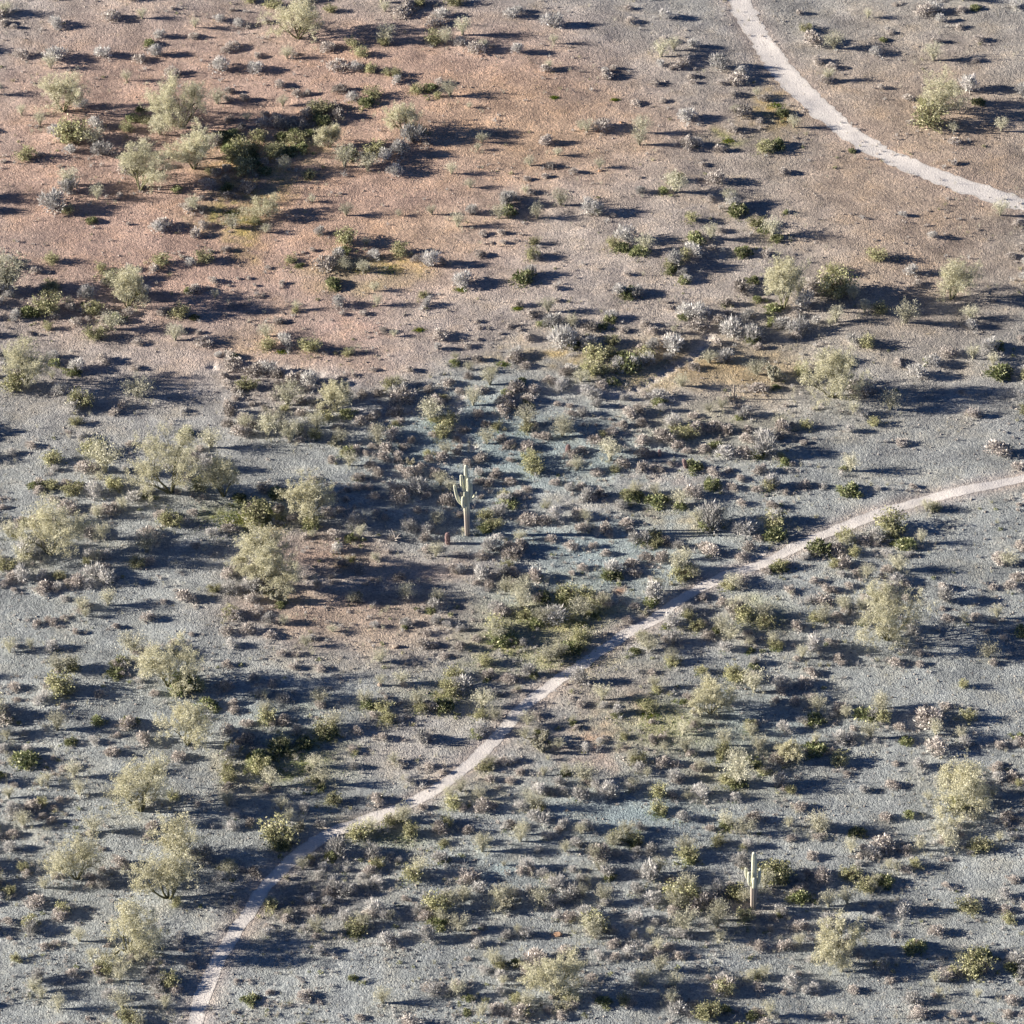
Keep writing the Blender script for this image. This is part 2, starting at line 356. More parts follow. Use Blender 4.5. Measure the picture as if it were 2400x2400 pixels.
def arcs(k, rmax, hmin, hmax, rng, seg=4, w=.009):
    th = rng.random(k)*2*pi; r = rmax*(.25+.75*np.sqrt(rng.random(k))); h = hmin+(hmax-hmin)*rng.random(k)
    parts = []; tips = []
    prev = np.stack([.04*np.cos(th), .04*np.sin(th), np.zeros(k)], 1)
    for s in range(1, seg+1):
        t = s/seg; q = np.stack([np.cos(th)*r*t**1.3, np.sin(th)*r*t**1.3, h*(t*(1.7-.7*t*t*(r/rmax)*1.2))], 1)+rng.normal(size=(k,3))*.018
        q[:, 2] = np.maximum(q[:, 2], .01)
        parts.append((*sticks(prev, q, w*(1.15-t*.8), w*(1.0-t*.8), rng), 0)); tips.append(q); prev = q
    return parts, tips
def mk_w(rng):                                     # wispy shrub: many thin arching pale stems
    p, tips = arcs(95, .50, .40, .78, rng, 4, .008)
    T = np.concatenate(tips[1:]); P = np.repeat(T, 4, 0)+rng.normal(size=(len(T)*4, 3))*.035; P[:, 2] = abs(P[:, 2])
    p.append((*leaves(P, .06, .35, rng=rng, up=.8), 0))
    return join(p), ['w']
def mk_y(rng):                                     # creosote: loose stems with clumps of small yellow-green leaves
    p, tips = arcs(46, .50, .22, .55, rng, 3, .011); p = [(a, b, 1) for a, b, _ in p]
    T = np.concatenate([tips[0]*np.array([2.2,2.2,.8]), tips[1], tips[2]]); P = np.repeat(T, 10, 0)+rng.normal(size=(len(T)*10, 3))*.055; P[:, 2] = abs(P[:, 2])
    p.append((*leaves(P, .075, .5, rng=rng, up=.4), 0))
    return join(p), ['y', 'twig']
def mk_G(rng):                                     # low leafy dark green bush
    c, R = lobes(13, .38, .26, .10, .19, rng); P, d = lobepts(c, R, 75, .85, rng)
    a = leaves(P, .085, .6, rng=rng, dirs=(d+.8*rdir(len(d), .4, rng)))
    return join([(*a, 0), (*sticks(c*0., c, .012, .005, rng), 1)]), ['G', 'twig']
MK = {'g': mk_g, 'l': mk_l, 'w': mk_w, 'y': mk_y, 'G': mk_G}
NAME = {'g': 'bursage_shrub', 'l': 'brittlebush', 'w': 'wispy_shrub', 'y': 'creosote_bush', 'G': 'leafy_green_bush'}
VAR = {}; RAW = {}
for k_ in MK:
    VAR[k_] = []; RAW[k_] = []
    for i in range(10):
        (V, Fc, Mi), ms = MK[k_](np.random.default_rng(100*ord(k_)+i))
        # bump edge so plants of one kind are not round clones
        st = np.array([1+.25*(RNG.random()-.5), 1+.25*(RNG.random()-.5), 1]); V = V*st
        VAR[k_].append(mesh_np(NAME[k_], V, Fc, [M[m] for m in ms], False, Mi)); RAW[k_].append((V, Fc, Mi, ms))

# ------------------------------------------------------------------ where every plant stands (read off the photograph)
PANEL = {}
PANEL[(500, 200)] = """g 90 110 60; g 200 110 70; g 540 75 60; g 610 75 60; w 450 150 70; g 820 60 90; l 900 110 70; y 1040 100 130; G 990 140 90; g 790 165 80; y 690 210 140; g 600 230 90; g 110 245 60; w 220 240 60; g 400 240 80; g 420 290 100; g 520 250 60; g 180 300 70; G 130 350 100; y 290 370 110; y 540 400 130; y 1320 340 120; l 1290 390 140; g 1380 395 70; l 1210 460 110; y 1040 470 130; G 880 490 120; w 850 560 150; w 1000 580 120; l 1110 500 100; l 1170 590 90; y 170 480 170; y 410 480 130; g 330 520 70; w 460 570 90; y 200 600 160; g 80 630 60; y 620 610 80; G 560 440 100; G 440 360 80; g 90 740 70; g 220 700 70; w 640 765 50; g 820 710 25; h 110 830 120; w 120 950 110; y 270 900 60; w 340 970 70; l 690 970 60; w 860 860 80; w 1200 855 50; w 1415 850 60; w 1740 385 80; w 1710 430 50; w 1540 590 80; w 1660 675 60; g 1715 535 20; l 1670 850 80; l 1890 800 110; w 1850 880 90; w 1580 935 90; g 1745 980 55; g 1860 970 50; g 1870 1030 40; g 1800 1030 25; g 1720 1115 65; w 990 1045 50; y 860 1050 150; g 640 1080 40; g 580 1090 25; y 1210 1120 120; l 1040 1135 80; l 810 1150 90; G 850 1100 90; g 80 1080 60; G 1400 50 90; w 1530 95 110; y 1320 60 90; w 1660 155 40; y 1450 85 50; g 100 60 60; g 330 210 60; G 90 400 80; G 250 470 80; g 570 290 80; G 620 330 70; g 90 560 60; G 330 580 80; G 120 470 130; G 480 470 120; y 250 440 120; G 60 360 90; g 330 280 100; g 480 290 110; G 700 260 110; y 130 520 120; G 260 530 110; g 640 170 80; G 520 350 100; g 220 700 90; G 90 680 80; y 390 480 120; g 800 230 90"""
PANEL[(1180, 200)] = """g 850 135 60; g 1030 115 45; h 720 95 40; h 330 80 50; w 540 320 90; g 640 310 110; w 500 300 60; l 1190 245 110; g 1540 220 110; w 1500 190 50; g 1480 310 70; h 1450 360 80; g 1655 250 50; w 880 410 110; w 900 330 100; l 1250 400 70; g 1190 420 100; g 1400 440 70; y 1690 450 120; G 1760 420 110; g 1290 530 50; g 1810 585 70; g 275 390 80; w 350 465 50; w 620 550 70; k 625 560 35; k 760 245 25; w 170 535 70; g 300 540 60; g 270 605 50; g 150 620 45; g 455 580 60; g 885 605 25; l 880 710 70; w 1110 720 140; y 1110 640 100; G 1030 700 60; g 1370 650 110; g 1280 620 40; g 1340 750 60; w 140 700 50; g 180 710 50; w 370 800 120; l 570 850 130; w 620 850 60; g 710 855 45; l 1490 800 100; G 1520 850 120; w 1460 780 90; g 1640 860 50; y 1640 930 120; G 1690 960 80; w 220 880 90; l 40 760 90; G 40 850 110; w 1740 1000 120; G 1770 1020 90; y 200 1040 70; y 190 1140 100; l 210 1130 70; y 710 1060 90; l 790 1030 120; w 920 1090 120; G 770 1080 90; G 880 1110 110; y 1220 890 80; G 1250 1030 120; w 1340 1020 100; g 1400 960 60; g 1350 1070 50; l 1220 1110 110; y 1170 1130 90; G 1550 1110 100; g 1690 1110 60; G 1830 830 40; g 1480 80 60; w 1640 80 60; g 1690 105 60; h 1760 130 90; G 1800 200 80"""
PANEL[(500, 600)] = """g 350 90 40; G 560 75 50; y 500 50 70; g 720 100 130; w 850 110 90; h 960 90 120; h 1130 90 160; g 1310 40 60; l 1390 90 120; g 1480 60 60; w 970 130 80; g 160 155 25; g 230 155 30; g 100 200 25; g 270 200 30; g 450 190 45; g 320 265 25; g 125 330 40; g 80 390 30; G 780 220 110; w 540 360 60; y 530 370 50; l 810 340 90; g 830 390 40; g 970 390 50; w 1060 340 80; w 1040 240 60; l 1380 340 70; y 1360 270 60; l 1620 210 130; h 1600 220 80; g 225 435 20; g 420 440 60; g 1240 385 20; g 1100 505 60; w 1170 530 50; g 1470 540 90; h 1330 480 60; g 1710 435 40; g 1720 475 40; g 1710 550 35; g 1860 510 30; l 1450 610 50; g 1650 595 50; l 460 595 100; h 450 620 80; y 630 640 130; y 350 620 110; w 340 540 90; g 720 640 40; y 870 650 70; w 900 640 50; g 1080 480 20; g 1030 750 40; g 1270 755 60; g 110 670 60; G 130 670 60; g 130 740 110; g 270 790 130; l 360 770 100; g 410 800 80; g 60 800 60; g 560 780 50; g 510 830 90; l 620 850 110; g 430 850 70; w 510 890 80; l 570 890 80; y 220 880 130; g 160 870 60; g 90 850 70; g 815 800 40; g 910 785 40; y 1150 880 120; w 1190 860 80; g 1220 960 150; l 1200 930 110; g 1390 890 70; g 1510 850 80; g 1590 890 50; g 1440 980 110; y 1480 930 60; g 1720 895 80; g 1650 800 70; g 1700 690 70; G 1560 710 60; w 1570 680 60; w 1790 860 120; w 1650 750 60; g 1770 730 25; y 1810 760 50; h 1870 700 90; g 1910 690 50; g 1060 910 70; g 960 920 80; g 380 930 70; g 140 935 50; g 250 970 40; w 480 1000 160; y 460 1010 60; l 640 960 60; g 90 980 60; g 110 1040 90; g 690 1010 70; G 860 1050 90; y 720 1080 100; g 570 1040 70; g 390 1050 80; g 190 1080 80; g 90 1110 80; w 210 1140 100; w 370 1130 130; l 450 1120 60; g 1060 1030 50; g 1170 1030 90; g 1020 1070 60; w 1410 1100 150; y 1430 1090 80; w 1390 1060 130; y 1520 1110 120; w 1680 990 110; G 1900 910 70; g 1880 970 90; g 1880 1020 80; g 1710 1050 70; g 1760 1110 60; y 1830 1130 70; g 1620 1140 60; y 1180 1100 50; g 950 1110 90; g 1040 1130 60; g 1210 1090 50; w 670 1140 120; g 800 1130 60; y 540 1150 80; g 260 1120 60; g 330 1000 60; g 560 960 60; g 140 890 50"""
PANEL[(1180, 600)] = """G 130 190 130; l 170 140 80; g 330 220 50; g 110 330 60; h 90 340 60; g 350 300 40; g 170 410 70; w 290 380 90; l 320 460 110; G 260 450 70; g 40 470 50; g 100 490 40; g 150 550 70; l 380 600 150; G 460 600 80; l 440 580 100; w 440 470 80; g 550 490 90; l 690 410 70; G 690 430 70; G 630 480 60; g 780 500 60; g 910 460 60; g 800 130 50; l 750 260 80; G 810 280 110; l 850 270 80; l 880 240 50; y 1100 90 100; l 1110 90 120; G 1080 110 80; l 1160 140 70; G 1170 180 90; l 1190 170 60; g 1060 310 30; g 1080 345 40; l 1190 400 120; l 1270 410 100; G 1160 410 60; g 1440 330 70; G 1440 325 60; g 1540 245 120; G 1610 180 80; G 1740 380 110; l 1580 420 90; g 1460 390 50; g 1400 460 90; g 1270 490 130; g 960 510 70; w 1100 510 50; l 1480 530 160; l 1610 560 120; G 1610 560 80; g 1380 580 60; l 1800 470 90; G 1740 450 80; G 1640 300 60; g 1650 610 60; l 1430 690 100; g 1450 690 60; l 1280 650 90; w 1330 710 80; g 880 610 60; l 960 620 90; l 1090 640 150; g 1080 590 120; l 1230 590 130; G 1290 590 60; y 700 590 100; l 550 610 100; y 600 700 160; G 760 670 80; y 690 650 80; y 910 680 120; l 920 710 100; G 800 750 150; l 840 740 90; l 740 740 90; y 640 780 110; l 1060 680 60; g 1230 740 70; l 1090 760 60; y 560 790 120; w 500 830 90; g 640 860 70; G 710 830 70; y 500 940 180; l 540 920 90; l 610 930 70; l 710 940 130; l 780 940 50; l 600 990 60; G 690 890 60; g 400 780 80; l 440 750 70; g 90 690 90; l 80 660 90; g 140 730 70; g 300 830 70; l 370 880 90; G 110 840 80; g 190 900 80; g 80 900 110; g 40 930 60; g 160 960 90; G 150 960 60; g 40 990 90; g 120 1000 50; g 20 1030 50; g 350 980 50; g 430 990 50; g 440 1040 60; l 510 1040 70; G 1000 970 80; l 1010 940 100; g 910 920 50; l 1030 1010 60; g 870 1020 70; g 810 1050 90; g 690 1065 25; g 770 1115 60; g 890 1105 70; g 1230 1050 60; w 1150 860 90; w 1330 1020 70; w 1410 1000 80; g 1440 950 60; g 1460 925 30; g 1650 890 90; g 1600 880 40; G 1760 865 50; w 1640 790 110; c 1750 820 130; g 1530 980 30; l 1560 1055 90; G 1520 1060 50; g 1830 980 35; g 1790 1140 100; w 1790 1110 80; l 1100 1120 110; g 1260 1130 70; g 1330 1140 90; g 1440 1150 70; g 1180 1150 60; g 1580 1140 50; w 150 1120 120; g 190 1110 60; w 380 1140 110; g 520 1100 30; g 340 1090 30; g 600 1100 25"""
PANEL[(500, 1000)] = """g 180 70 110; w 350 90 130; w 500 130 150; g 560 110 60; y 660 90 90; w 830 120 90; c 780 120 70; G 880 180 80; g 920 170 60; y 840 190 50; w 1060 110 110; g 1160 90 110; g 1110 170 80; g 1030 150 60; g 1280 110 60; g 1240 150 60; y 1480 80 130; g 1580 100 60; g 1600 150 50; g 1420 70 50; w 1770 130 90; g 1860 100 70; g 1910 140 50; g 1730 235 70; g 1920 230 50; g 1580 190 60; w 1500 200 90; y 1380 190 60; g 1480 230 90; g 1390 230 60; g 1640 260 60; g 990 190 50; g 1100 230 90; g 1200 230 90; c 1280 250 60; g 770 240 70; w 880 270 90; g 1020 280 80; g 1340 290 60; g 1200 300 70; g 1280 340 110; g 1440 330 80; g 1060 330 80; g 940 360 80; g 1830 340 80; g 1720 380 70; l 1720 330 60; g 1790 390 70; g 1920 370 50; g 930 410 60; g 1010 405 50; g 860 430 60; g 1180 430 100; l 1310 440 120; g 860 490 60; g 1040 470 60; g 1210 510 140; g 1380 470 60; w 1470 400 100; w 1530 440 90; g 1520 520 100; l 1890 500 90; y 1890 470 70; g 1740 470 40; y 640 660 110; G 630 670 90; g 740 590 80; y 280 640 180; g 280 620 90; G 330 620 80; h 160 600 160; g 510 610 60; g 820 560 60; g 1060 570 50; g 1110 600 50; l 920 650 110; g 590 730 50; w 640 720 50; g 770 720 70; G 890 745 80; w 950 730 80; l 1270 680 90; d 1170 750 130; w 1440 650 90; l 1380 700 80; g 1370 750 80; w 1620 690 40; y 1760 610 90; y 1820 670 110; G 1760 680 90; l 1850 590 100; l 1850 740 60; l 1790 820 110; g 1740 860 80; g 1900 850 70; g 1380 810 60; l 800 820 70; g 1130 820 40; w 1050 880 60; g 1060 870 40; y 900 870 40; g 830 910 70; w 1440 860 90; g 1590 850 30; g 1550 960 90; l 1600 950 70; g 1730 930 30; l 1730 1000 110; g 1700 1030 50; g 1780 1050 70; l 1890 980 90; y 1900 920 70; w 1890 1090 100; d 400 1060 150; c 420 1140 100; l 100 1080 90; l 240 1070 120; g 330 1060 90; g 250 1140 70; g 100 700 100; g 150 960 110; g 90 980 70; g 950 950 90; g 1200 1000 70; g 1060 1000 40; g 760 980 40; g 780 1020 40; g 990 1030 40; g 600 990 40; l 670 1060 70; w 1250 1130 110; c 930 1140 90; w 1450 1140 90; l 1230 1080 60; g 340 420 90; G 420 470 110; G 180 500 100; g 240 560 80; g 420 560 80; G 300 540 90; g 640 360 60; g 760 460 60; g 1320 560 60; g 1440 590 50; g 1600 590 60"""
PANEL[(1180, 1000)] = """g 770 15 60; y 150 40 80; g 200 75 50; g 270 95 80; w 380 90 120; w 400 50 70; g 700 70 90; y 640 70 60; g 590 130 100; g 670 130 70; g 500 170 60; g 150 160 90; g 40 145 70; g 440 200 70; y 170 250 110; y 190 320 130; g 440 260 60; w 480 300 90; g 600 320 70; w 690 250 150; g 770 260 80; y 720 300 60; w 740 180 60; w 680 180 80; g 900 130 100; g 1040 110 120; g 900 210 90; g 960 200 60; G 1230 290 110; g 1130 150 80; y 1190 90 120; g 1240 60 100; y 1100 30 70; g 1370 30 90; g 1460 50 80; g 1580 40 60; g 1800 40 100; l 1680 110 110; l 1690 210 160; G 1650 200 90; l 1430 210 110; g 1540 200 90; G 1370 150 90; g 1300 180 90; g 1190 180 60; g 1570 110 80; g 1790 90 70; G 1820 250 70; y 1800 210 60; g 900 300 80; g 1000 300 70; g 1080 260 50; g 1450 300 50; g 1360 330 80; G 1350 410 110; g 1480 420 70; g 1530 350 50; g 1660 310 80; l 1740 410 110; y 1720 420 100; g 1640 430 60; g 1830 440 50; g 1540 515 60; g 1740 540 70; G 1750 530 50; g 40 385 70; g 330 385 60; l 420 430 70; g 500 410 60; l 540 490 90; g 630 460 80; g 580 480 60; g 150 430 60; g 90 460 60; G 30 530 110; y 30 460 50; w 280 540 60; G 830 480 120; y 800 480 90; w 850 450 80; G 1000 520 130; w 980 460 80; w 1140 530 110; g 1230 470 110; G 1140 540 80; l 760 540 70; l 1340 680 200; G 1310 680 110; w 1390 640 120; w 1260 640 90; l 340 620 100; g 170 640 110; g 260 640 90; g 480 600 90; w 530 620 80; g 800 650 80; g 500 690 80; g 660 690 90; g 680 720 60; g 820 690 50; g 310 745 60; w 110 750 80; g 100 810 100; g 30 790 60; g 440 800 80; g 580 790 60; g 660 840 60; g 60 870 110; l 880 770 120; G 900 770 80; y 980 730 90; y 990 790 80; g 1050 770 80; l 1130 800 70; w 1180 880 100; g 920 880 80; g 1020 890 100; g 1300 800 80; g 1350 850 110; G 1310 800 50; g 1580 810 80; g 1540 870 80; l 1560 710 130; g 1640 740 60; y 1750 660 140; G 1760 740 130; l 1750 640 110; y 1740 900 90; G 1740 920 90; g 1650 930 60; g 1830 900 50; l 700 960 110; G 700 990 110; g 830 920 80; g 840 970 80; g 440 970 50; g 510 930 60; g 50 980 90; y 30 930 60; g 210 1010 110; y 230 1000 60; w 150 1010 60; g 70 1050 80; w 1130 970 140; y 1160 1000 140; w 1240 990 90; l 1200 940 80; g 950 1000 40; y 1430 1050 90; w 1480 1060 110; g 1540 1010 80; g 1280 1120 60; g 1420 1150 60; l 980 1130 120; G 960 1150 80; w 1000 1080 90; w 120 1120 120; w 50 1080 90; g 230 1140 90; y 420 1140 150; g 640 1150 90"""
PANEL[(500, 1400)] = """G 440 60 60; l 250 40 60; w 900 50 70; g 1250 30 60; l 1430 90 90; G 1410 100 60; l 1440 180 70; l 1510 200 60; l 1250 195 70; G 1240 205 40; l 1040 200 50; w 1130 80 30; g 1320 100 30; l 1600 225 50; g 1860 130 100; l 1830 110 90; g 120 150 110; y 110 130 90; g 280 120 70; l 370 180 90; w 455 190 70; g 230 240 90; g 80 250 80; g 370 270 70; l 120 330 70; w 770 235 60; g 740 175 35; l 630 280 50; w 600 330 70; g 440 385 60; g 540 385 60; k 1180 330 60; g 1350 340 90; g 1420 330 60; g 1380 250 60; d 1340 240 60; g 1700 290 60; y 1840 250 140; w 1830 290 120; G 1870 310 150; g 1600 350 80; g 1490 400 60; w 1080 440 100; g 1250 440 30; g 90 450 60; g 520 470 60; g 690 480 60; g 260 540 60; g 380 580 60; g 80 600 80; l 290 640 60; w 340 660 60; g 130 700 60; g 130 750 60; l 450 690 80; w 690 700 100; g 690 720 70; w 980 710 100; G 990 720 90; g 1120 665 40; w 1080 580 70; k 1075 575 40; w 1220 570 90; g 1230 580 50; y 1560 540 120; y 1760 450 100; l 1600 620 130; y 1530 650 120; y 1500 600 80; l 1520 600 60; g 1780 530 80; G 1770 540 50; g 1890 550 70; l 1800 650 70; g 1210 690 25; w 1330 720 110; y 1340 750 90; G 1490 740 120; g 1400 740 90; y 1100 750 110; g 1040 780 60; y 1110 800 60; y 1140 820 90; l 1200 810 50; g 1260 780 20; w 1740 740 120; y 1730 790 90; w 1820 800 90; l 1740 900 100; G 1700 900 70; g 670 790 30; y 350 820 130; w 340 770 90; g 220 840 80; g 390 830 60; l 540 890 70; g 460 830 90; y 730 910 150; w 780 860 120; G 740 920 120; g 1100 930 70; l 1350 960 100; g 1370 930 80; g 930 890 70; y 430 990 120; G 450 1030 160; G 590 980 130; l 110 1050 110; y 100 1000 80; y 90 1130 90; g 230 950 100; g 90 900 100; G 300 1100 150; y 300 1150 140; g 180 960 70; c 620 1140 60; w 660 1120 90; g 900 1000 60; y 920 1020 40; w 1170 1080 70; g 1210 1090 50; l 910 1115 50; g 1400 1110 60; k 1340 1030 20; g 1500 1150 40; w 1790 1090 70; y 1740 1110 90; g 1880 1080 70; w 530 1050 40"""
PANEL[(1180, 1400)] = """G 250 30 100; G 400 30 110; w 120 90 120; y 540 30 120; y 590 110 110; w 650 70 110; g 680 60 60; G 600 120 50; g 20 120 60; w 500 150 130; l 320 180 150; w 250 180 120; G 210 190 90; y 130 150 90; G 500 190 60; g 800 165 60; g 850 80 60; c 910 110 60; l 970 40 120; G 980 60 90; g 1280 20 50; g 1420 50 60; y 1200 150 80; l 1190 110 70; l 1090 200 100; G 1050 200 50; y 1250 220 90; g 1290 190 60; w 1400 240 120; G 1380 230 60; w 1470 290 110; g 1320 270 70; w 1500 110 110; g 1510 120 110; y 1560 160 130; y 1690 210 120; w 1690 150 110; g 1580 250 60; g 1600 300 60; l 1430 360 90; G 1600 360 50; w 1590 320 60; y 1760 340 90; w 1740 310 70; G 1770 340 70; l 1620 440 60; G 1620 460 60; w 900 320 90; y 890 270 70; w 940 370 110; G 850 370 70; l 1100 310 90; g 1050 290 50; w 1090 430 90; y 1090 450 90; g 960 500 50; y 1280 500 70; g 660 245 30; y 500 300 130; y 330 400 100; w 370 400 90; G 440 370 120; w 300 440 120; y 480 350 110; l 130 320 60; g 40 300 60; G 20 290 60; l 160 520 90; G 200 520 60; g 40 560 80; g 330 490 30; l 490 570 110; k 410 570 30; w 90 620 50; g 80 620 50; g 440 660 30; g 500 710 60; w 640 690 120; l 650 720 50; l 740 770 70; G 740 775 60; w 980 600 80; y 990 620 60; y 940 750 110; h 940 760 120; w 1260 700 90; g 1200 670 80; G 1170 690 50; l 1250 780 70; w 1620 650 160; y 1500 560 110; y 1480 510 90; g 1620 550 80; l 1800 600 110; g 1800 620 80; g 1760 680 50; y 1600 870 90; w 1600 910 80; g 1640 830 50; l 1810 880 80; w 1250 840 70; g 1230 850 70; w 450 810 50; G 450 820 40; g 470 860 50; g 210 780 60; w 120 830 90; l 220 870 70; G 220 880 50; w 140 930 80; c 245 950 110; c 250 1010 100; w 360 990 80; l 530 1000 60; l 620 950 40; g 650 915 30; w 750 990 50; g 790 990 40; g 970 950 70; g 1030 920 50; y 780 920 60; w 1160 910 90; w 1040 1000 60; w 1180 1030 110; g 1210 1030 60; y 1420 1030 110; w 1430 980 110; y 1400 1060 60; w 1650 1020 110; g 960 820 40; y 870 1090 110; l 880 1140 80; g 1030 1100 100; w 840 1060 80; g 1110 1100 60; g 1250 1120 60; w 1280 1130 70; G 1580 1060 60; G 1640 1100 70; l 1690 1150 70; g 1780 1090 110; w 1520 1130 120; g 110 1150 60; l 50 1075 60; w 400 1150 70; w 290 1060 40"""
PANEL[(500, 1800)] = """y 100 100 110; G 310 40 110; w 370 150 130; g 340 160 70; g 100 160 80; w 90 270 110; l 120 240 80; l 140 330 60; l 120 400 70; g 240 380 70; w 440 290 100; l 580 290 80; w 490 360 80; g 370 400 50; c 570 400 70; l 700 390 70; w 710 130 110; y 780 250 120; y 660 100 80; G 700 150 60; g 1060 240 90; l 1250 110 70; w 1240 100 50; y 1080 200 40; y 440 520 240; y 400 490 120; G 480 540 100; g 540 500 70; w 100 700 100; y 110 650 80; g 190 680 50; g 270 700 90; l 800 580 130; G 760 600 80; y 940 470 130; w 1000 400 90; y 1280 460 130; w 1230 380 120; y 1200 330 90; g 1300 250 60; y 1080 350 100; l 1030 590 120; k 1015 610 30; l 1140 580 50; y 1060 650 80; g 1010 690 90; l 1200 620 50; y 1290 740 150; w 1330 700 110; l 1470 620 100; y 1490 510 60; G 1480 610 50; g 1460 430 110; y 1510 380 80; w 1430 410 50; w 1740 570 130; y 1750 500 80; g 1650 430 70; y 1550 270 120; w 1530 210 90; g 1740 290 110; w 1720 220 80; g 1610 280 60; w 1600 170 90; g 1800 260 60; g 1790 90 60; l 1900 400 60; g 1650 740 120; l 1720 820 90; w 1880 640 40; c 1890 910 130; w 1850 880 110; l 620 880 70; l 740 890 70; l 720 670 60; g 610 640 70; w 540 660 90; l 650 590 50; y 600 590 60; l 860 680 50; l 690 720 60; c 475 720 40; l 790 810 110; g 740 830 80; l 870 840 90; g 910 800 60; l 960 730 60; l 990 780 60; l 1060 770 90; l 1040 950 110; g 1010 970 80; l 1100 990 80; l 850 990 80; w 1150 990 60; y 920 1080 140; w 960 1040 110; G 920 1090 80; y 340 920 90; w 340 880 60; g 470 1010 90; w 480 960 60; l 360 1095 70; g 350 1040 50; l 590 1060 60; w 670 1090 110; g 660 1110 60; l 80 1050 50; g 660 950 70; y 1450 960 180; w 1530 920 110; G 1450 1040 130; g 1370 990 110; l 1330 960 80; w 1470 1010 90; w 1590 1080 120; l 1250 1110 70; l 1740 1040 50; g 1690 1080 50; l 1500 850 70; l 1380 870 80; w 1620 870 100; w 1640 850 60; g 1240 860 50; l 1890 1110 70"""
PANEL[(1180, 1800)] = """g 110 50 60; w 260 60 60; l 360 120 80; G 400 50 60; w 520 110 130; g 540 100 60; g 50 100 60; l 220 190 90; l 290 180 70; l 380 180 70; l 490 220 110; w 500 180 70; l 600 140 70; l 680 200 120; g 690 200 70; l 820 150 60; w 830 130 70; w 930 70 60; g 880 20 60; l 1110 90 90; g 1130 100 60; g 1090 200 60; y 1010 200 120; y 1000 300 100; G 1010 310 80; l 1160 350 80; l 1280 210 120; w 1190 210 60; l 1500 220 70; w 1510 150 200; y 1450 120 100; G 1520 130 120; y 1690 50 80; l 1800 130 100; g 1820 150 60; g 1260 20 70; l 110 270 70; w 200 290 130; y 230 280 90; l 230 370 120; k 410 280 30; l 530 410 90; w 500 440 80; l 280 460 70; l 390 400 80; g 360 410 50; w 130 450 90; w 110 500 110; g 50 400 80; l 220 550 50; l 470 520 80; w 400 560 80; c 490 510 50; w 720 520 110; y 740 490 110; y 840 490 100; w 800 450 100; G 850 510 80; l 740 580 60; l 870 560 60; l 950 560 80; l 890 410 60; w 580 600 90; g 620 600 130; l 660 710 100; w 620 680 80; G 690 720 80; y 1190 610 140; w 1180 560 120; G 1210 610 90; w 1440 400 110; w 1560 450 130; G 1450 400 90; g 1630 370 110; y 1390 510 90; g 1340 410 60; l 1580 520 70; y 1550 530 50; l 1550 640 90; y 1750 770 220; w 1690 800 120; G 1760 740 150; l 440 680 60; l 150 660 90; g 110 690 60; g 180 680 60; l 250 710 70; l 500 740 60; w 540 740 50; l 340 790 110; w 300 760 70; w 30 850 90; l 90 830 60; l 170 810 60; l 440 860 110; w 510 840 80; w 240 900 120; l 310 900 90; w 20 920 90; w 650 890 110; l 660 900 70; l 950 750 130; w 1000 700 100; g 1080 760 80; l 860 820 90; l 970 890 100; y 1150 900 200; w 1180 830 140; g 1270 930 160; G 1250 900 100; w 1110 930 130; y 1220 850 120; l 1390 820 110; g 1350 900 120; g 1460 790 70; y 1520 860 130; w 1570 880 90; g 1090 960 90; w 1140 1030 70; l 870 1010 90; l 980 1020 50; w 1400 1010 130; w 1380 1060 130; y 1560 1000 110; l 1790 960 80; y 1790 960 50; g 1750 990 60; w 1170 1100 160; l 1140 1110 90; l 1720 1060 50; y 600 1070 180; w 560 1100 130; l 710 1070 60; w 590 1120 90; l 350 980 60; l 520 980 90; g 420 990 90; k 350 1090 60; l 130 1100 80; w 90 1080 60; l 840 1110 60; w 950 1090 60; l 30 1110 50"""

PLANTS = []   # (kind, px, py, width_px)
TREES = []; CHOLLA = []; DEAD = []; ROCKS = []; HERBS = []
for (ox, oy), txt in PANEL.items():
    for tok in txt.split(';'):
        t = tok.split()
        if len(t) < 4: continue
        k_, x, y, w_ = t[0], float(t[1]), float(t[2]), float(t[3])
        px, py, w_ = ox+x/2.76, oy+y/2.76, w_/2.76
        if k_ in MK: PLANTS.append((k_, px, py, w_, True))
        elif k_ == 'c': CHOLLA.append((px, py, w_))
        elif k_ == 'd': DEAD.append((px, py, w_))
        elif k_ == 'k': ROCKS.append((px, py, w_))
        elif k_ == 'h': HERBS.append((px, py, w_))
INX = (518, 1849); INY = (208, 2206)
# beyond the photographed strip the same scrub goes on, in patches
taken = [(p[1], p[2]) for p in PLANTS]
n_out = 0; tries = 0
TX, TY = proj(TR[:,0], TR[:,1]); RX, RY = proj(RO[:,0], RO[:,1])
while n_out < 1500 and tries < 60000:
    tries += 1
    px = random.uniform(-160, 2560); py = random.uniform(-120, 2560)
    if INX[0] < px < INX[1] and INY[0] < py < INY[1]: continue
    x, y, z = unproj(px, py)
    den = .16+.75*float(np.clip(.35+1.6*vnoise(np.array(x/11), np.array(y/9), 71)+.9*vnoise(np.array(x/3.5), np.array(y/3.5), 72), 0, 1))*(.35+.65*min(1, max(0, py/1300)))
    if random.random() > den: continue
    if np.min((TR[:,0]-x)**2+(TR[:,1]-y)**2) < 1.3**2 or np.min((RO[:,0]-x)**2+(RO[:,1]-y)**2) < 2.4**2: continue
    k_ = random.choices('glwyG', [.42, .22, .18, .11, .07])[0]
    w_ = {'g': 24, 'l': 28, 'w': 32, 'y': 38, 'G': 32}[k_]*random.lognormvariate(-.05, .35)
    PLANTS.append((k_, px, py, w_, False)); n_out += 1

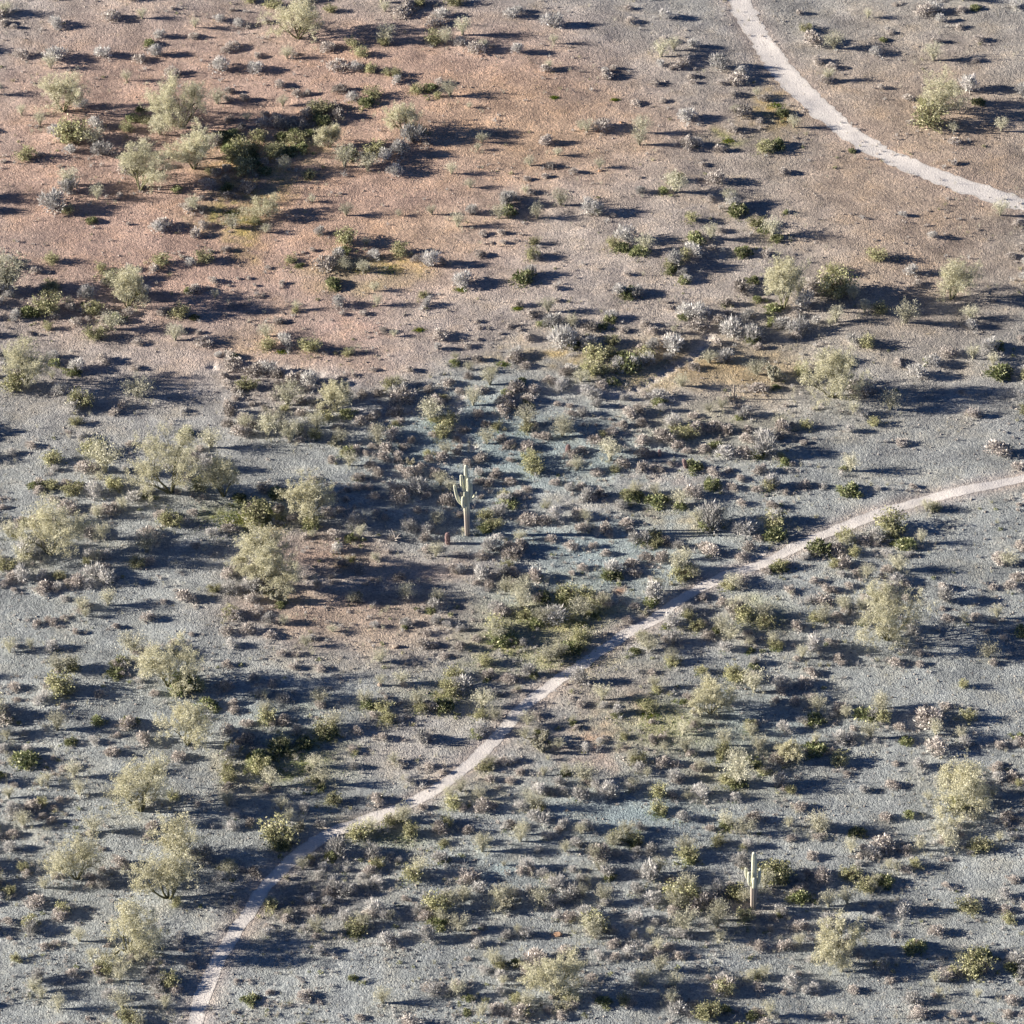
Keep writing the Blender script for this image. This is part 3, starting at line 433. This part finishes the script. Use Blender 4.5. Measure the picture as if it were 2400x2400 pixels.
LAND = [("the tall many-armed saguaro",1096,1250),("the straight saguaro at lower right",1764,2125),("the small distant saguaro",1720,935),
 ("the dirt road corner at upper right",1840,230),("the rounded palo verde beside the dark hollow",725,1205),("the broad palo verde with pale dead wood",612,1340),
 ("the palo verde right of the trail",1662,1660),("the tall palo verde at the right edge",1835,700),("the palo verde in dense grey scrub",785,945),
 ("the thin palo verde at upper left",953,305),("the long green thicket",1430,890),("the trail's lower left end",580,2130),("the lower trail bend",760,1965),
 ("the trail's middle bend",1185,1700),("the straight stretch of trail",1500,1475),("the trail's upper right end",1820,1300),("the open pink flat",740,560),
 ("the orange flat at the top",1250,330),("the pale stony flat at upper centre",1330,600),("the dark brush bank at top left",620,370),
 ("the shaded hollow by the saguaro",900,1160),("the pale stony clearing",1500,1130),("the long shadow at the left",700,1600),("the rust patch",1390,1715),
 ("the bluish bare patch at lower right",1490,1915),("the pair of pale chollas",1270,1765),("the wine-coloured barrel cactus",1049,1280),("the leaning barrel cactus",1607,1096),
 ("the green herb strip at left centre",900,635),("the sandy wash at left",650,860),("the yellow herb patch beside the trail",1340,1540),("the lower centre edge",1100,2170),
 ("the bluish bare patch at lower centre",1110,2060),("the small grey wash at centre",1120,1040),("the right edge below the trail",1790,1560),("the upper right edge",1800,460)]
LOOK = {'g': 'grey-brown domed bursage', 'l': 'pale grey twiggy brittlebush', 'w': 'wispy straw-pale shrub', 'y': 'yellow-green creosote bush', 'G': 'dark green leafy bush'}
LOOKS = {'g': 'grey-brown domed bursages', 'l': 'pale grey twiggy brittlebushes', 'w': 'wispy straw-pale shrubs', 'y': 'yellow-green creosote bushes', 'G': 'dark green leafy bushes'}
GRP = {'g': 'grey bursage shrubs scattered over the flat', 'l': 'pale brittlebushes scattered over the flat', 'w': 'wispy pale shrubs scattered over the flat',
       'y': 'yellow-green creosote bushes scattered over the flat', 'G': 'low leafy green bushes scattered over the flat'}
NUM = ['','','two','three','four','five','six','seven','eight','nine']; ORD = ['','leftmost','second from left','third from left','fourth from left','fifth from left','sixth from left','seventh from left','eighth from left']
def where(px, py, inside):
    if not inside:
        if px < INX[0]: s = 'left'
        elif px > INX[1]: s = 'right'
        else: return 'on the open desert along the ' + ('far top' if py < INY[0] else 'near bottom') + ' of the view'
        v = 'far' if py < 800 else 'middle' if py < 1600 else 'near'
        return 'on the %s ground towards the %s side of the view' % (v, s)
    n, x, y = min(LAND, key=lambda l: (l[1]-px)**2+((l[2]-py)*1.2)**2)
    dx, dy = px-x, (py-y)*1.2
    d = ('right of' if dx > 0 else 'left of') if abs(dx) > abs(dy) else ('below' if dy > 0 else 'above')
    return d+' '+n
def clear(p):
    # nothing grows on the trodden trail: step aside
    x, y, z = unproj(p[1], p[2]-p[3]*.22); d = (TR[:,0]-x)**2+(TR[:,1]-y)**2; i = int(np.argmin(d)); dd_ = math.sqrt(d[i]); need = .95+p[3]*mpp(p[1], p[2])*.5
    if dd_ >= need: return p
    sx_, sy_ = (x-TR[i,0])/(dd_+1e-6), (y-TR[i,1])/(dd_+1e-6); a, b = proj(TR[i,0]+sx_*need, TR[i,1]+sy_*need, z)
    return (p[0], float(a), float(b)+p[3]*.22, p[3], p[4])
PLANTS = [clear(p) for p in PLANTS]
def off_wash(p):
    x, y, z = unproj(p[1], p[2]-p[3]*.22)
    return np.min((WASH[0][:,0]-x)**2+(WASH[0][:,1]-y)**2) > (.35+.35*p[3]*mpp(p[1], p[2]))**2
PLANTS = [p for p in PLANTS if off_wash(p)]
indiv = []; rest = []
for k_ in MK:
    L = [p for p in PLANTS if p[0] == k_]; L.sort(key=lambda p: (not p[4], -p[3]))
    indiv += L[:298]; rest += L[298:]
buckets = {}
for p in indiv:
    sz = 'small' if p[3] < 23 else 'large' if p[3] > 38 else 'middling'
    buckets.setdefault((p[0], sz, where(p[1], p[2], p[4])), []).append(p)
def place(p):
    k_, px, py, w_, ins = p
    m = mpp(px, py); wm = w_*m*1.36
    wm *= {'y': .9, 'G': .92}.get(k_, 1)
    x, y, z = unproj(px, py - w_*.22); z = float(gz(x, y)[0])
    return x, y, z-.02, wm
for (k_, sz, wh), L in buckets.items():
    L.sort(key=lambda p: p[1]); n = len(L)
    for i, p in enumerate(L):
        x, y, z, wm = place(p)
        o = link(NAME[k_], random.choice(VAR[k_])); o.location = (x, y, z); o.rotation_euler = (random.uniform(-.08,.08), random.uniform(-.08,.08), random.uniform(0, 2*pi))
        hs = {'g': 1.05, 'l': 1.1, 'w': .85, 'y': .74, 'G': .85}[k_]*random.uniform(.8, 1.2)
        o.scale = (wm, wm*random.uniform(.8, 1.1), wm*hs)
        a = {'middling': 'mid-sized'}.get(sz, sz)
        if n == 1: lab = '%s %s %s' % (a, LOOK[k_], wh)
        elif n <= 8:
            o_ = 'leftmost' if i == 0 else 'rightmost' if i == n-1 else 'middle' if n == 3 else ORD[i+1]
            if n == 2: o_ = 'left' if i == 0 else 'right'
            lab = '%s of %s %s %s %s' % (o_, NUM[n], a, LOOKS[k_], wh)
        else: lab = '%s %s %s' % (a, LOOK[k_], wh)
        tag(o, ' '.join(lab.split()[:16]), {'g': 'shrub', 'l': 'shrub', 'w': 'shrub', 'y': 'bush', 'G': 'bush'}[k_], GRP[k_])
# the rest of the scrub, too many to single out, plus tiny tufts
def merged(name, items, label, cat):
    mats = []; parts = []
    for (k_, x, y, z, s, rz) in items:
        V, Fc, Mi, ms = random.choice(RAW[k_]); c, s_ = cos(rz), sin(rz)
        Q = V*s; Q = np.stack([Q[:,0]*c-Q[:,1]*s_+x, Q[:,0]*s_+Q[:,1]*c+y, Q[:,2]+z], 1)
        for m in ms:
            if m not in mats: mats.append(m)
        lut = np.array([mats.index(m) for m in ms])
        parts.append((Q, Fc, lut[Mi]))
    o = 0; Vs = []; Fs = []; Ms = []
    for v, f, mi in parts: Vs.append(v); Fs.append(f+o); Ms.append(mi); o += len(v)
    ob = link(name, mesh_np(name, np.concatenate(Vs), np.concatenate(Fs), [M[m] for m in mats], False, np.concatenate(Ms)))
    return tag(ob, label, cat, kind='stuff')
items = []
for p in rest:
    x, y, z, wm = place(p); items.append((p[0], x, y, z, wm, random.uniform(0, 6)))
merged('scrub_cover', items, 'remaining low grey and green desert scrub too plentiful to count', 'scrub')
# small RAW versions with far fewer leaves for the tiny tufts
def tiny(k_, n):
    out = []
    for (V, Fc, Mi, ms) in RAW[k_][:4]:
        sel = RNG.choice(len(Fc), n, replace=False); f = Fc[sel]; v = V[f.ravel()]; c = v.reshape(-1, 4, 3).mean(1, keepdims=True)
        v = (c+(v.reshape(-1, 4, 3)-c)*2.3).reshape(-1, 3); v[:, 2] = np.maximum(v[:, 2], 0)
        out.append((v, np.arange(4*n).reshape(n, 4), Mi[sel], ms))
    return out
TINY = {k_: tiny(k_, 60) for k_ in MK}; RAWb = RAW; RAW = TINY; items = []
for _ in range(13000):
    px = random.uniform(-150, 2550); py = 2550 - 2700*random.random()**1.45
    x, y, z = unproj(px, py)
    den = float(np.clip(.40+1.8*vnoise(np.array(x/6), np.array(y/6), 81), 0, 1))
    if random.random() > den or np.min((TR[:,0]-x)**2+(TR[:,1]-y)**2) < 1.0: continue
    items.append((random.choices('glwyG', [.4, .2, .25, .08, .07])[0], x, y, float(gz(x, y)[0]), random.uniform(.18, .62), random.uniform(0, 6)))
for _ in range(9000):                      # seedlings crowd round the grown shrubs
    p = random.choice(PLANTS)
    if p[2] < 900 and random.random() < .55: continue
    px = p[1]+random.gauss(0, 20)+6; py = p[2]+random.gauss(0, 9)
    x, y, z = unproj(px, py)
    if np.min((TR[:,0]-x)**2+(TR[:,1]-y)**2) < 1.0: continue
    k_ = p[0] if random.random() < .6 else random.choice('glw')
    items.append((k_, x, y, float(gz(x, y)[0]), random.uniform(.25, .75), random.uniform(0, 6)))
merged('small_tufts', items, 'tiny dry tufts and seedlings sprinkled between the shrubs', 'tufts')
RAW = RAWb

# green herbs under and beside the bushes; dry grass wisps on the flat
hp = []
for (px, py, w_) in HERBS: hp.append((px, py, w_/2, 500))
for p in PLANTS:
    if p[0] in 'yG' and p[4]: hp.append((p[1]-p[3]*.2, p[2]+1, p[3]*.6, 55))
    elif p[0] == 'l' and p[4] and random.random() < .5: hp.append((p[1]-p[3]*.2, p[2]+1, p[3]*.45, 30))
for (px, py, rx, n) in ((1330,1450,110,900),(1330,1545,100,1200),(1040,1640,80,600),(690,1800,90,900),(560,1225,90,2200),(1560,1700,110,900),(1780,1460,60,500),(560,520,50,400),(620,420,90,700),(880,1965,90,400),(1500,890,60,300)):
    hp.append((px, py, rx, n))
P = []
for (px, py, r, n) in hp:
    m = mpp(px, py); x, y, z = unproj(px, py); q = RNG.normal(size=(n, 2))*np.array([r*m*.55, r*m*.42])
    P.append(np.stack([x+q[:,0], y+q[:,1]], 1))
P = np.concatenate(P); P = P[np.array([True]*len(P))]
P3 = np.column_stack([P, gz(P[:,0], P[:,1])])
V, Fc = leaves(P3, .11, .5, up=1.0)
tag(link('green_herbs', mesh_np('green_herbs', V, Fc, [M['h']])), 'low yellow-green annual herbs growing around the bushes', 'herbs', kind='stuff')
n = 26000; px = RNG.uniform(-160, 2560, n); py = RNG.uniform(-120, 2560, n)
t = np.array([unproj(a, b)[:2] for a, b in zip(px[::8], py[::8])])
P = np.repeat(t, 8, 0)+RNG.normal(size=(len(t)*8, 2))*.12
keep = dist_to(TR, P[:,0], P[:,1]) > .9; P = P[keep]
V, Fc = leaves(np.column_stack([P, gz(P[:,0], P[:,1])]), .16, .16, up=1.4)
tag(link('dry_grass', mesh_np('dry_grass', V, Fc, [M['dry']])), 'thin straw-coloured dry grass blades sprinkled on the gravel', 'dry grass', kind='stuff')

# loose stones and gravel
n = 60000; px = RNG.uniform(-170, 2570, n); py = RNG.uniform(-150, 2570, n)
u, vy, vz = ray(px, py); tt = -CAM_H/vz; sx = tt*u; sy = CAM_Y+tt*vy
dd = dist_to(TR, sx, sy); keep = (dd > .75) | ((dd > .45) & (RNG.random(n) < .5)) | (RNG.random(n) < .07)
den = vnoise(sx/4, sy/4, 91)+.5*vnoise(sx/1.3, sy/1.3, 92); keep &= RNG.random(n) < np.clip(.55+1.3*den, .1, 1)
sx, sy = sx[keep], sy[keep]; n = len(sx)
s = .036*RNG.lognormal(0, .55, n)+.012; s = np.minimum(s, .16)
octa = np.array([[1,0,0],[0,1,0],[-1,0,0],[0,-1,0],[0,0,.8],[0,0,-.6]]); of = np.array([[0,1,4],[1,2,4],[2,3,4],[3,0,4],[1,0,5],[2,1,5],[3,2,5],[0,3,5]])
V = octa[None]*(1+.35*(RNG.random((n,6,1))-.5))*s[:,None,None]; th = RNG.random(n)*6.28; c_, s_ = np.cos(th)[:,None], np.sin(th)[:,None]
V = np.stack([V[...,0]*c_-V[...,1]*s_*.8, V[...,0]*s_+V[...,1]*c_*.8, V[...,2]], -1)+np.stack([sx, sy, gz(sx, sy)+s*.25], -1)[:,None]
Fc = (np.arange(n)[:,None,None]*6+of[None]).reshape(-1, 3)
tag(link('loose_stones', mesh_np('loose_stones', V.reshape(-1, 3), Fc, [M['stone']])), 'small pale and dark stones strewn over the desert floor', 'gravel', kind='stuff')

# ------------------------------------------------------------------ palo verde trees
def tube(P, R, seg=7):
    P = np.array(P); R = np.array(R); V = []; n = len(P)
    for i in range(n):
        d = P[min(i+1, n-1)]-P[max(i-1, 0)]; d /= np.linalg.norm(d)+1e-9
        u = np.cross(d, [0.3, .9, .1]); u /= np.linalg.norm(u); v = np.cross(d, u)
        for k in range(seg):
            a = 2*pi*k/seg; V.append(P[i]+(u*cos(a)+v*sin(a))*R[i])
    Fc = [[i*seg+k, i*seg+(k+1)%seg, (i+1)*seg+(k+1)%seg, (i+1)*seg+k] for i in range(n-1) for k in range(seg)]
    return np.array(V), np.array(Fc)
def tree_mesh(w, h, seed, dens=1.0, low=.12, gaps=1.0):
    rng = np.random.default_rng(seed); parts = []; tips = []
    def branch(p, d, L, r, lev):
        P = [p]; R = [r]; q = p.copy(); n = 4
        for i in range(n):
            d = d+rng.normal(size=3)*.20+np.array([0,0,.06]); d /= np.linalg.norm(d)
            q = q+d*L/n; P.append(q.copy()); R.append(r*(1-.55*(i+1)/n))
            if lev >= 2: tips.append(q.copy())
            if lev < 4 and i >= 1:
                for _ in range(2 if lev < 3 else 1):
                    dd = d+rng.normal(size=3)*np.array([.75,.75,.45]); dd /= np.linalg.norm(dd)
                    branch(q.copy(), dd, L*rng.uniform(.5,.75), R[-1]*.6, lev+1)
        parts.append((*tube(P, R, 6 if lev < 2 else 4), 0))
    ns = 5
    for k in range(ns):
        a = 2*pi*k/ns+rng.uniform(-.4,.4); t = rng.uniform(.35,.9)
        d = np.array([cos(a)*t, sin(a)*t, 1.0]); d /= np.linalg.norm(d)
        branch(np.array([cos(a)*.08, sin(a)*.08, -.1]), d, h*.42, .055*h/3, 1)
    T = np.array(tips)
    # fit branches to the crown size seen
    ex = np.percentile(abs(T[:, :2]), 97); ez = T[:, 2].max(); sc = np.array([w*.5/ex, w*.5/ex, h*.97/ez])
    tr = [(v*sc, f, m) for v, f, m in parts]; T = T*sc
    T = T[T[:, 2] > h*low]
    nsel = int(min(len(T), 650)); T = T[rng.choice(len(T), nsel, replace=False)]
    per = max(6, int(15000*dens/len(T)))
    C_ = np.repeat(T, per, 0)+rng.normal(size=(len(T)*per, 3))*np.array([.19,.19,.16])*w/7.5
    C_ = C_[C_[:, 2] > .1]
    V, Fc = leaves(C_, .15, .36, up=.5, rng=rng)
    tw = rng.choice(len(C_), 900); A = T[rng.integers(0, len(T), 900)]; B = A+rdir(900, .9, rng)*.45
    sv, sf = sticks(A, B, .012, .004, rng)
    return join(tr), join([(V, Fc, 0), (sv, sf, 0)])
def tree(px, py, wpx, hpx, label, seed, dens=1.0, low=.12, group='palo verde trees on the flat'):
    m = mpp(px, py); x, y, _ = unproj(px, py); z = float(gz(x, y)[0])
    w = wpx*m; h = hpx*m/cdp*.93
    (tv, tf, tm), (cv, cf, cm) = tree_mesh(w, h, seed, dens*min(2.2, max(.4, w*w/25)), low)
    e = empty('palo_verde_tree', (x, y, z)); tag(e, label, 'tree', group)
    link('trunk', mesh_np('trunk', tv, tf, [M['bark']], True), e)
    link('crown', mesh_np('crown', cv, cf, [M['p']]), e)
    return e
z2 = 1/2.76
tree(500+620*z2, 1000+580*z2, 290*z2, 315*z2, 'rounded bright palo verde with dark trunk beside the shaded hollow', 1, 1.1, .22)
tree(500+320*z2, 1000+1010*z2, 460*z2, 325*z2, 'broad feathery palo verde above pale dead wood at the left', 2, 1.2, .15)
tree(500+65*z2, 1000+450*z2, 230*z2, 330*z2, 'tall dark-leaved tree on green herbs cut by the left edge', 3, 1.2, .05)
tree(1180+1340*z2, 1400+750*z2, 270*z2, 250*z2, 'low spreading palo verde right of the trail with a long shadow', 4, 1.1, .08)
tree(1180+1810*z2, 600+340*z2, 290*z2, 350*z2, 'tall bushy palo verde on the flat at the upper right edge', 5, 1.2, .05)
tree(500+790*z2, 600+1000*z2, 230*z2, 200*z2, 'small pale palo verde among dense grey scrub by the wash', 6, 1.2, .08)
tree(500+1240*z2, 200+300*z2, 230*z2, 210*z2, 'thin see-through palo verde on pink ground at the upper left', 7, .7, .08)
tree(1180+1860*z2, 1400+1060*z2, 150*z2, 150*z2, 'small palo verde at the right edge below the middle', 8, 1.0, .06)
tree(500+750*z2, 200+400*z2, 160*z2, 150*z2, 'smallest palo verde at the upper left, above the grey bush row', 9, .9, .08)
tree(500+340*z2, 200+840*z2, 230*z2, 120*z2, 'low sprawling palo verde at the left with a very long thin shadow', 10, .5, .08)
OUT = [(400,1155,150,175),(395,1608,135,135),(425,300,140,130),(455,395,120,110),(330,445,130,120),(440,1745,120,110),(330,1900,140,130),(420,2010,110,110),(395,2105,140,130),(300,2230,150,140),
       (300,720,110,100),(120,1300,150,140),(180,2060,120,110),(1950,930,140,140),(2080,1500,150,140),(2230,700,110,100),(2250,1900,150,130),(1960,2250,120,110),(1300,2330,140,120),(2200,260,110,100),(700,90,120,110),(150,260,110,100),(60,900,110,110)]
for i, (a, b, w_, h_) in enumerate(OUT):
    side = 'left' if a < 518 else 'right' if a > 1849 else 'middle'; v = 'far' if b < 700 else 'middle' if b < 1500 else 'near'
    tree(a, b, w_, h_, 'palo verde standing on the %s ground towards the %s of the view' % (v, side), 40+i, .7, .07, 'palo verde trees around the flat')

# ------------------------------------------------------------------ saguaros
def rib_tube(P, R, ribs=12, depth=.2, cap=True):
    """ribbed cactus column along points with rounded top"""
    P = [np.array(p, float) for p in P]; R = list(R)
    # densify by Catmull-Rom
    Q = []; RR = []; PP = [2*P[0]-P[1]]+P+[2*P[-1]-P[-2]]; R2 = [R[0]]+R+[R[-1]]
    for i in range(1, len(PP)-2):
        for t in np.arange(6)/6:
            a, b, c, d = PP[i-1:i+3]; Q.append(.5*((2*b)+(-a+c)*t+(2*a-5*b+4*c-d)*t*t+(-a+3*b-3*c+d)*t**3)); RR.append(R2[i]*(1-t)+R2[i+1]*t)
    Q.append(P[-1]); RR.append(R[-1])
    d = Q[-1]-Q[-2]; d /= np.linalg.norm(d); r = RR[-1]
    for a in (25, 45, 62, 76, 86): Q.append(P[-1]+d*r*sin(radians(a))*1.1); RR.append(r*cos(radians(a)))
    seg = ribs*4; V = []; n = len(Q); u = None
    for i in range(n):
        t = Q[min(i+1, n-1)]-Q[max(i-1, 0)]; t /= np.linalg.norm(t)+1e-9
        if u is None: u = np.cross(t, [0, 1, 0.01]); 
        u = u-t*np.dot(u, t); u /= np.linalg.norm(u); v = np.cross(t, u)
        for k in range(seg):
            a = 2*pi*k/seg; V.append(Q[i]+(u*cos(a)+v*sin(a))*RR[i]*(1+depth*cos(ribs*a)-depth*.5))
    Fc = [[i*seg+k, i*seg+(k+1)%seg, (i+1)*seg+(k+1)%seg, (i+1)*seg+k] for i in range(n-1) for k in range(seg)]
    V.append(Q[-1]); c = len(V)-1
    Fc += [[(n-1)*seg+k, (n-1)*seg+(k+1)%seg, c, c] for k in range(0)]
    return np.array(V), np.array(Fc)
def saguaro(bx, by, trunk, arms, label, group=None):
    """coordinates in photo zoom pixels relative to base; y up; z = depth in metres"""
    px, py = bx, by; m = mpp(px, py)*z2; x, y, _ = unproj(px, py); z = float(gz(x, y)[0])
    e = empty('saguaro_cactus', (x, y, z-.05)); tag(e, label, 'cactus', group)
    cv = lambda q: (q[0]*m, (q[2] if len(q) > 2 else 0), q[1]*m/cdp)
    P, R = trunk; V, Fc = rib_tube([cv(p) for p in P], [r*m*1.12 for r in R]); link('trunk', mesh_np('trunk', V, Fc, [M['saguaro_base']], True), e)
    for P, R in arms:
        V, Fc = rib_tube([cv(p) for p in P], [r*m*1.1 for r in R], 11); link('arm', mesh_np('arm', V, Fc, [M['saguaro']], True), e)
    return e
GS = 'saguaro cacti on the flat'
saguaro(500+1643*z2, 1000+700*z2, ([(0,0),(-2,120),(-4,200),(-2,300),(-4,380),(-6,440)], [13,14.5,17,14.5,12,10]), [
    ([(-8,188,-.05),(-28,205,-.15),(-52,230,-.25),(-68,270,-.25),(-80,325,-.2)], [7,8.5,9,8.5,7.5]),
    ([(-8,195,-.3),(-22,205,-.5),(-27,230,-.55),(-26,262,-.5)], [7,8.5,9,8]),
    ([(-4,285,0),(-20,295,-.05),(-33,330,-.1),(-37,385,-.1)], [7,8.5,9,8]),
    ([(0,300,-.2),(8,312,-.45),(9,345,-.5),(7,375,-.45)], [7,8.5,9,8]),
    ([(4,215,0),(20,225,.0),(25,270,-.05),(25,328,0)], [7,8.5,9,8]),
    ([(4,208,.2),(32,222,.35),(48,240,.4),(60,262,.4)], [5,6,6,5]),
    ([(0,255,.2),(14,270,.5),(12,320,.55),(10,350,.5)], [6,7.5,8,7])], 'tall pale saguaro with seven upraised arms at the centre left', GS)
saguaro(1180+1615*z2, 1800+905*z2, ([(0,0),(0,100),(-1,170),(-3,250),(-5,330),(-7,370)], [15,17,18,15,13,10.5]), [
    ([(-10,172,.1),(-35,190,.1),(-50,215,.1),(-55,265,.1)], [6,7.5,8,7]),
    ([(-8,168,-.2),(-24,178,-.35),(-33,205,-.4),(-36,255,-.35)], [7,9,10,9]),
    ([(-2,165,-.3),(-2,172,-.6),(-2,200,-.65),(-3,228,-.6)], [7,9,10,9]),
    ([(8,165,0),(25,172,0),(31,200,0),(31,245,0)], [7,9.5,10,9]),
    ([(5,180,.2),(26,190,.4),(36,215,.45),(38,248,.4)], [6,7,8,7])], 'straight green saguaro with short clustered arms at the lower right', GS)
saguaro(1180+1492*z2, 600+925*z2, ([(0,0),(0,30),(0,60),(-1,92)], [4,4.5,4.5,3.5]), [
    ([(-2,15,0),(-18,17,0),(-25,26,0),(-26,45,0)], [2.5,3.2,3.2,2.8]),
    ([(2,12,0),(12,14,0),(15,22,0),(15,34,0)], [2.5,3,3,2.6])], 'small thin distant saguaro with a low left arm on the tan flat', GS)

# ------------------------------------------------------------------ barrel cacti
def barrel(bx, by, hz, wz, lean, label):
    m = mpp(bx, by)*z2; x, y, _ = unproj(bx, by); z = float(gz(x, y)[0]); h = hz*m/cdp; r = wz*m/2
    e = empty('barrel_cactus', (x, y, z-.03)); e.rotation_euler = (0, lean, 0); tag(e, label, 'cactus', 'barrel cacti on the flat')
    V, Fc = rib_tube([(0,0,0),(0,0,h*.35),(0,0,h*.7),(0,0,h-r*.9)], [r*.8, r, r, r*.85], 18, .14); link('body', mesh_np('body', V, Fc, [M['barrel']], True), e)
    P = []
    for k in range(18):
        a = 2*pi*k/18
        for q in np.linspace(.05, .98, 26): P.append((cos(a)*r*1.05*(1 if q < .8 else 1-(q-.8)*2.2), sin(a)*r*1.05*(1 if q < .8 else 1-(q-.8)*2.2), q*h))
    P = np.array(P); P = np.repeat(P, 3, 0); V, Fc = leaves(P, .07, .18, up=0); link('spines', mesh_np('spines', V, Fc, [M['barrelspine']]), e)
M['barrelspine'] = leafmat('barrel spines', [(0, (.34,.24,.24)), (1, (.62,.52,.50))], 0)
barrel(500+1517*z2, 1000+758*z2, 72, 31, -.03, 'wine-coloured upright barrel cactus left of the tall saguaro base')
barrel(1180+415*z2, 1000+162*z2, 46, 30, .1, 'short squat barrel cactus beside the bluish scrub at centre right')
barrel(1180+1010*z2, 1000+192*z2, 44, 21, 0, 'small dark upright barrel cactus above the pale clearing')
barrel(1180+1182*z2, 1000+265*z2, 58, 24, -.25, 'leaning pale barrel cactus against a green bush near the clearing')

# ------------------------------------------------------------------ chollas, dead branches, rocks
def cholla(px, py, w, label, seed):
    rng = np.random.default_rng(seed); m = mpp(px, py); x, y, _ = unproj(px, py-w*.1); z = float(gz(x, y)[0]); s = w*m
    e = empty('cholla_cactus', (x, y, z)); tag(e, label, 'cactus', 'pale chollas')
    parts = []; pts = []
    for k in range(9):
        a = 2*pi*k/9+rng.uniform(-.3,.3); d = np.array([cos(a)*.8, sin(a)*.8, 1.]); p = np.zeros(3); P = [p]
        for i in range(4):
            d = d+rng.normal(size=3)*.35; d[2] = abs(d[2]); d /= np.linalg.norm(d); p = p+d*s*.19; P.append(p.copy())
            if i > 0:
                q = p+rdir(1, .6, rng)[0]*s*.18; parts.append((*tube([p, q], [.035*s, .03*s], 6), 0)); pts += [p*(1-t)+q*t for t in np.linspace(0, 1, 7)]
        parts.append((*tube(P, [.04*s]*5, 6), 0))
        for i in range(4): pts += [P[i]*(1-t)+P[i+1]*t for t in np.linspace(0, 1, 8)]
    V, Fc, _ = join(parts); link('stems', mesh_np('stems', V, Fc, [M['bark']], True), e)
    Q = np.repeat(np.array(pts), 9, 0); V, Fc = leaves(Q+rng.normal(size=Q.shape)*.015*s, .10*s, .3, rng=rng); link('spines', mesh_np('spines', V, Fc, [M['c']]), e)
CL = {}
for i, (px, py, w_) in enumerate(CHOLLA):
    wh = where(px, py, True); lab = 'bright spiny cholla %s' % wh; CL[lab] = CL.get(lab, 0)+1
    if CL[lab] > 1: lab = 'bristling pale cholla, the lower one %s' % wh if CL[lab] == 2 else 'lowest bristling cholla %s' % wh
    cholla(px, py, w_, ' '.join(lab.split()[:16]), 300+i)
def deadwood(px, py, w, label, seed):
    rng = np.random.default_rng(seed); m = mpp(px, py); x, y, _ = unproj(px, py-w*.15); z = float(gz(x, y)[0]); s = w*m; parts = []
    for k in range(16):
        a = rng.uniform(0, 2*pi); d = np.array([cos(a), sin(a), rng.uniform(.1, .9)]); p = np.array([0,0,.03]); P = [p]
        for i in range(4):
            d = d+rng.normal(size=3)*.4; d /= np.linalg.norm(d); p = p+d*s*.15; p[2] = max(.03, p[2]); P.append(p.copy())
        parts.append((*tube(P, [.03*s*(1-.2*i) for i in range(5)], 5), 0))
        q = P[2]; parts.append((*tube([q, q+rdir(1, .4, rng)[0]*s*.2], [.018*s, .008*s], 4), 0))
    V, Fc, _ = join(parts); tag(link('dead_branches', mesh_np('dead_branches', V, Fc, [M['deadwood']], True), loc=(x, y, z)), label, 'dead branches')
for i, (px, py, w_) in enumerate(DEAD): deadwood(px, py, w_, 'tangled bleached dead branches '+where(px, py, True), 400+i)
def rock(px, py, w, label, mat, seed):
    import bmesh
    rng = random.Random(seed); m = mpp(px, py); x, y, _ = unproj(px, py-w*.15); z = float(gz(x, y)[0]); s = w*m*.5
    bm = bmesh.new(); bmesh.ops.create_icosphere(bm, subdivisions=3, radius=1)
    pl = [(Vector((rng.gauss(0,1), rng.gauss(0,1), rng.gauss(0,1))).normalized(), rng.uniform(.6,.9)) for _ in range(14)]
    for v in bm.verts:
        for nn, dd in pl:
            k = v.co.dot(nn)
            if k > dd: v.co -= nn*(k-dd)
        v.co = Vector((v.co.x*s, v.co.y*s*.8, v.co.z*s*.65))*rng.uniform(.97, 1.03)
    me = bpy.data.meshes.new('rock'); bm.to_mesh(me); bm.free(); me.materials.append(M[mat])
    tag(link('rock', me, loc=(x, y, z+s*.2)), label, 'rock')
for i, (px, py, w_) in enumerate(ROCKS):
    rock(px, py, w_, ('rust-brown boulder at the bottom edge ' if w_ > 20 and py > 2000 else ['flat','pale','small angular','tiny grey','squat','low dark','blocky','chipped'][i % 8]+' weathered rock ')+where(px, py, True), 'redrock' if py > 2000 or py < 500 else 'rock', 500+i)
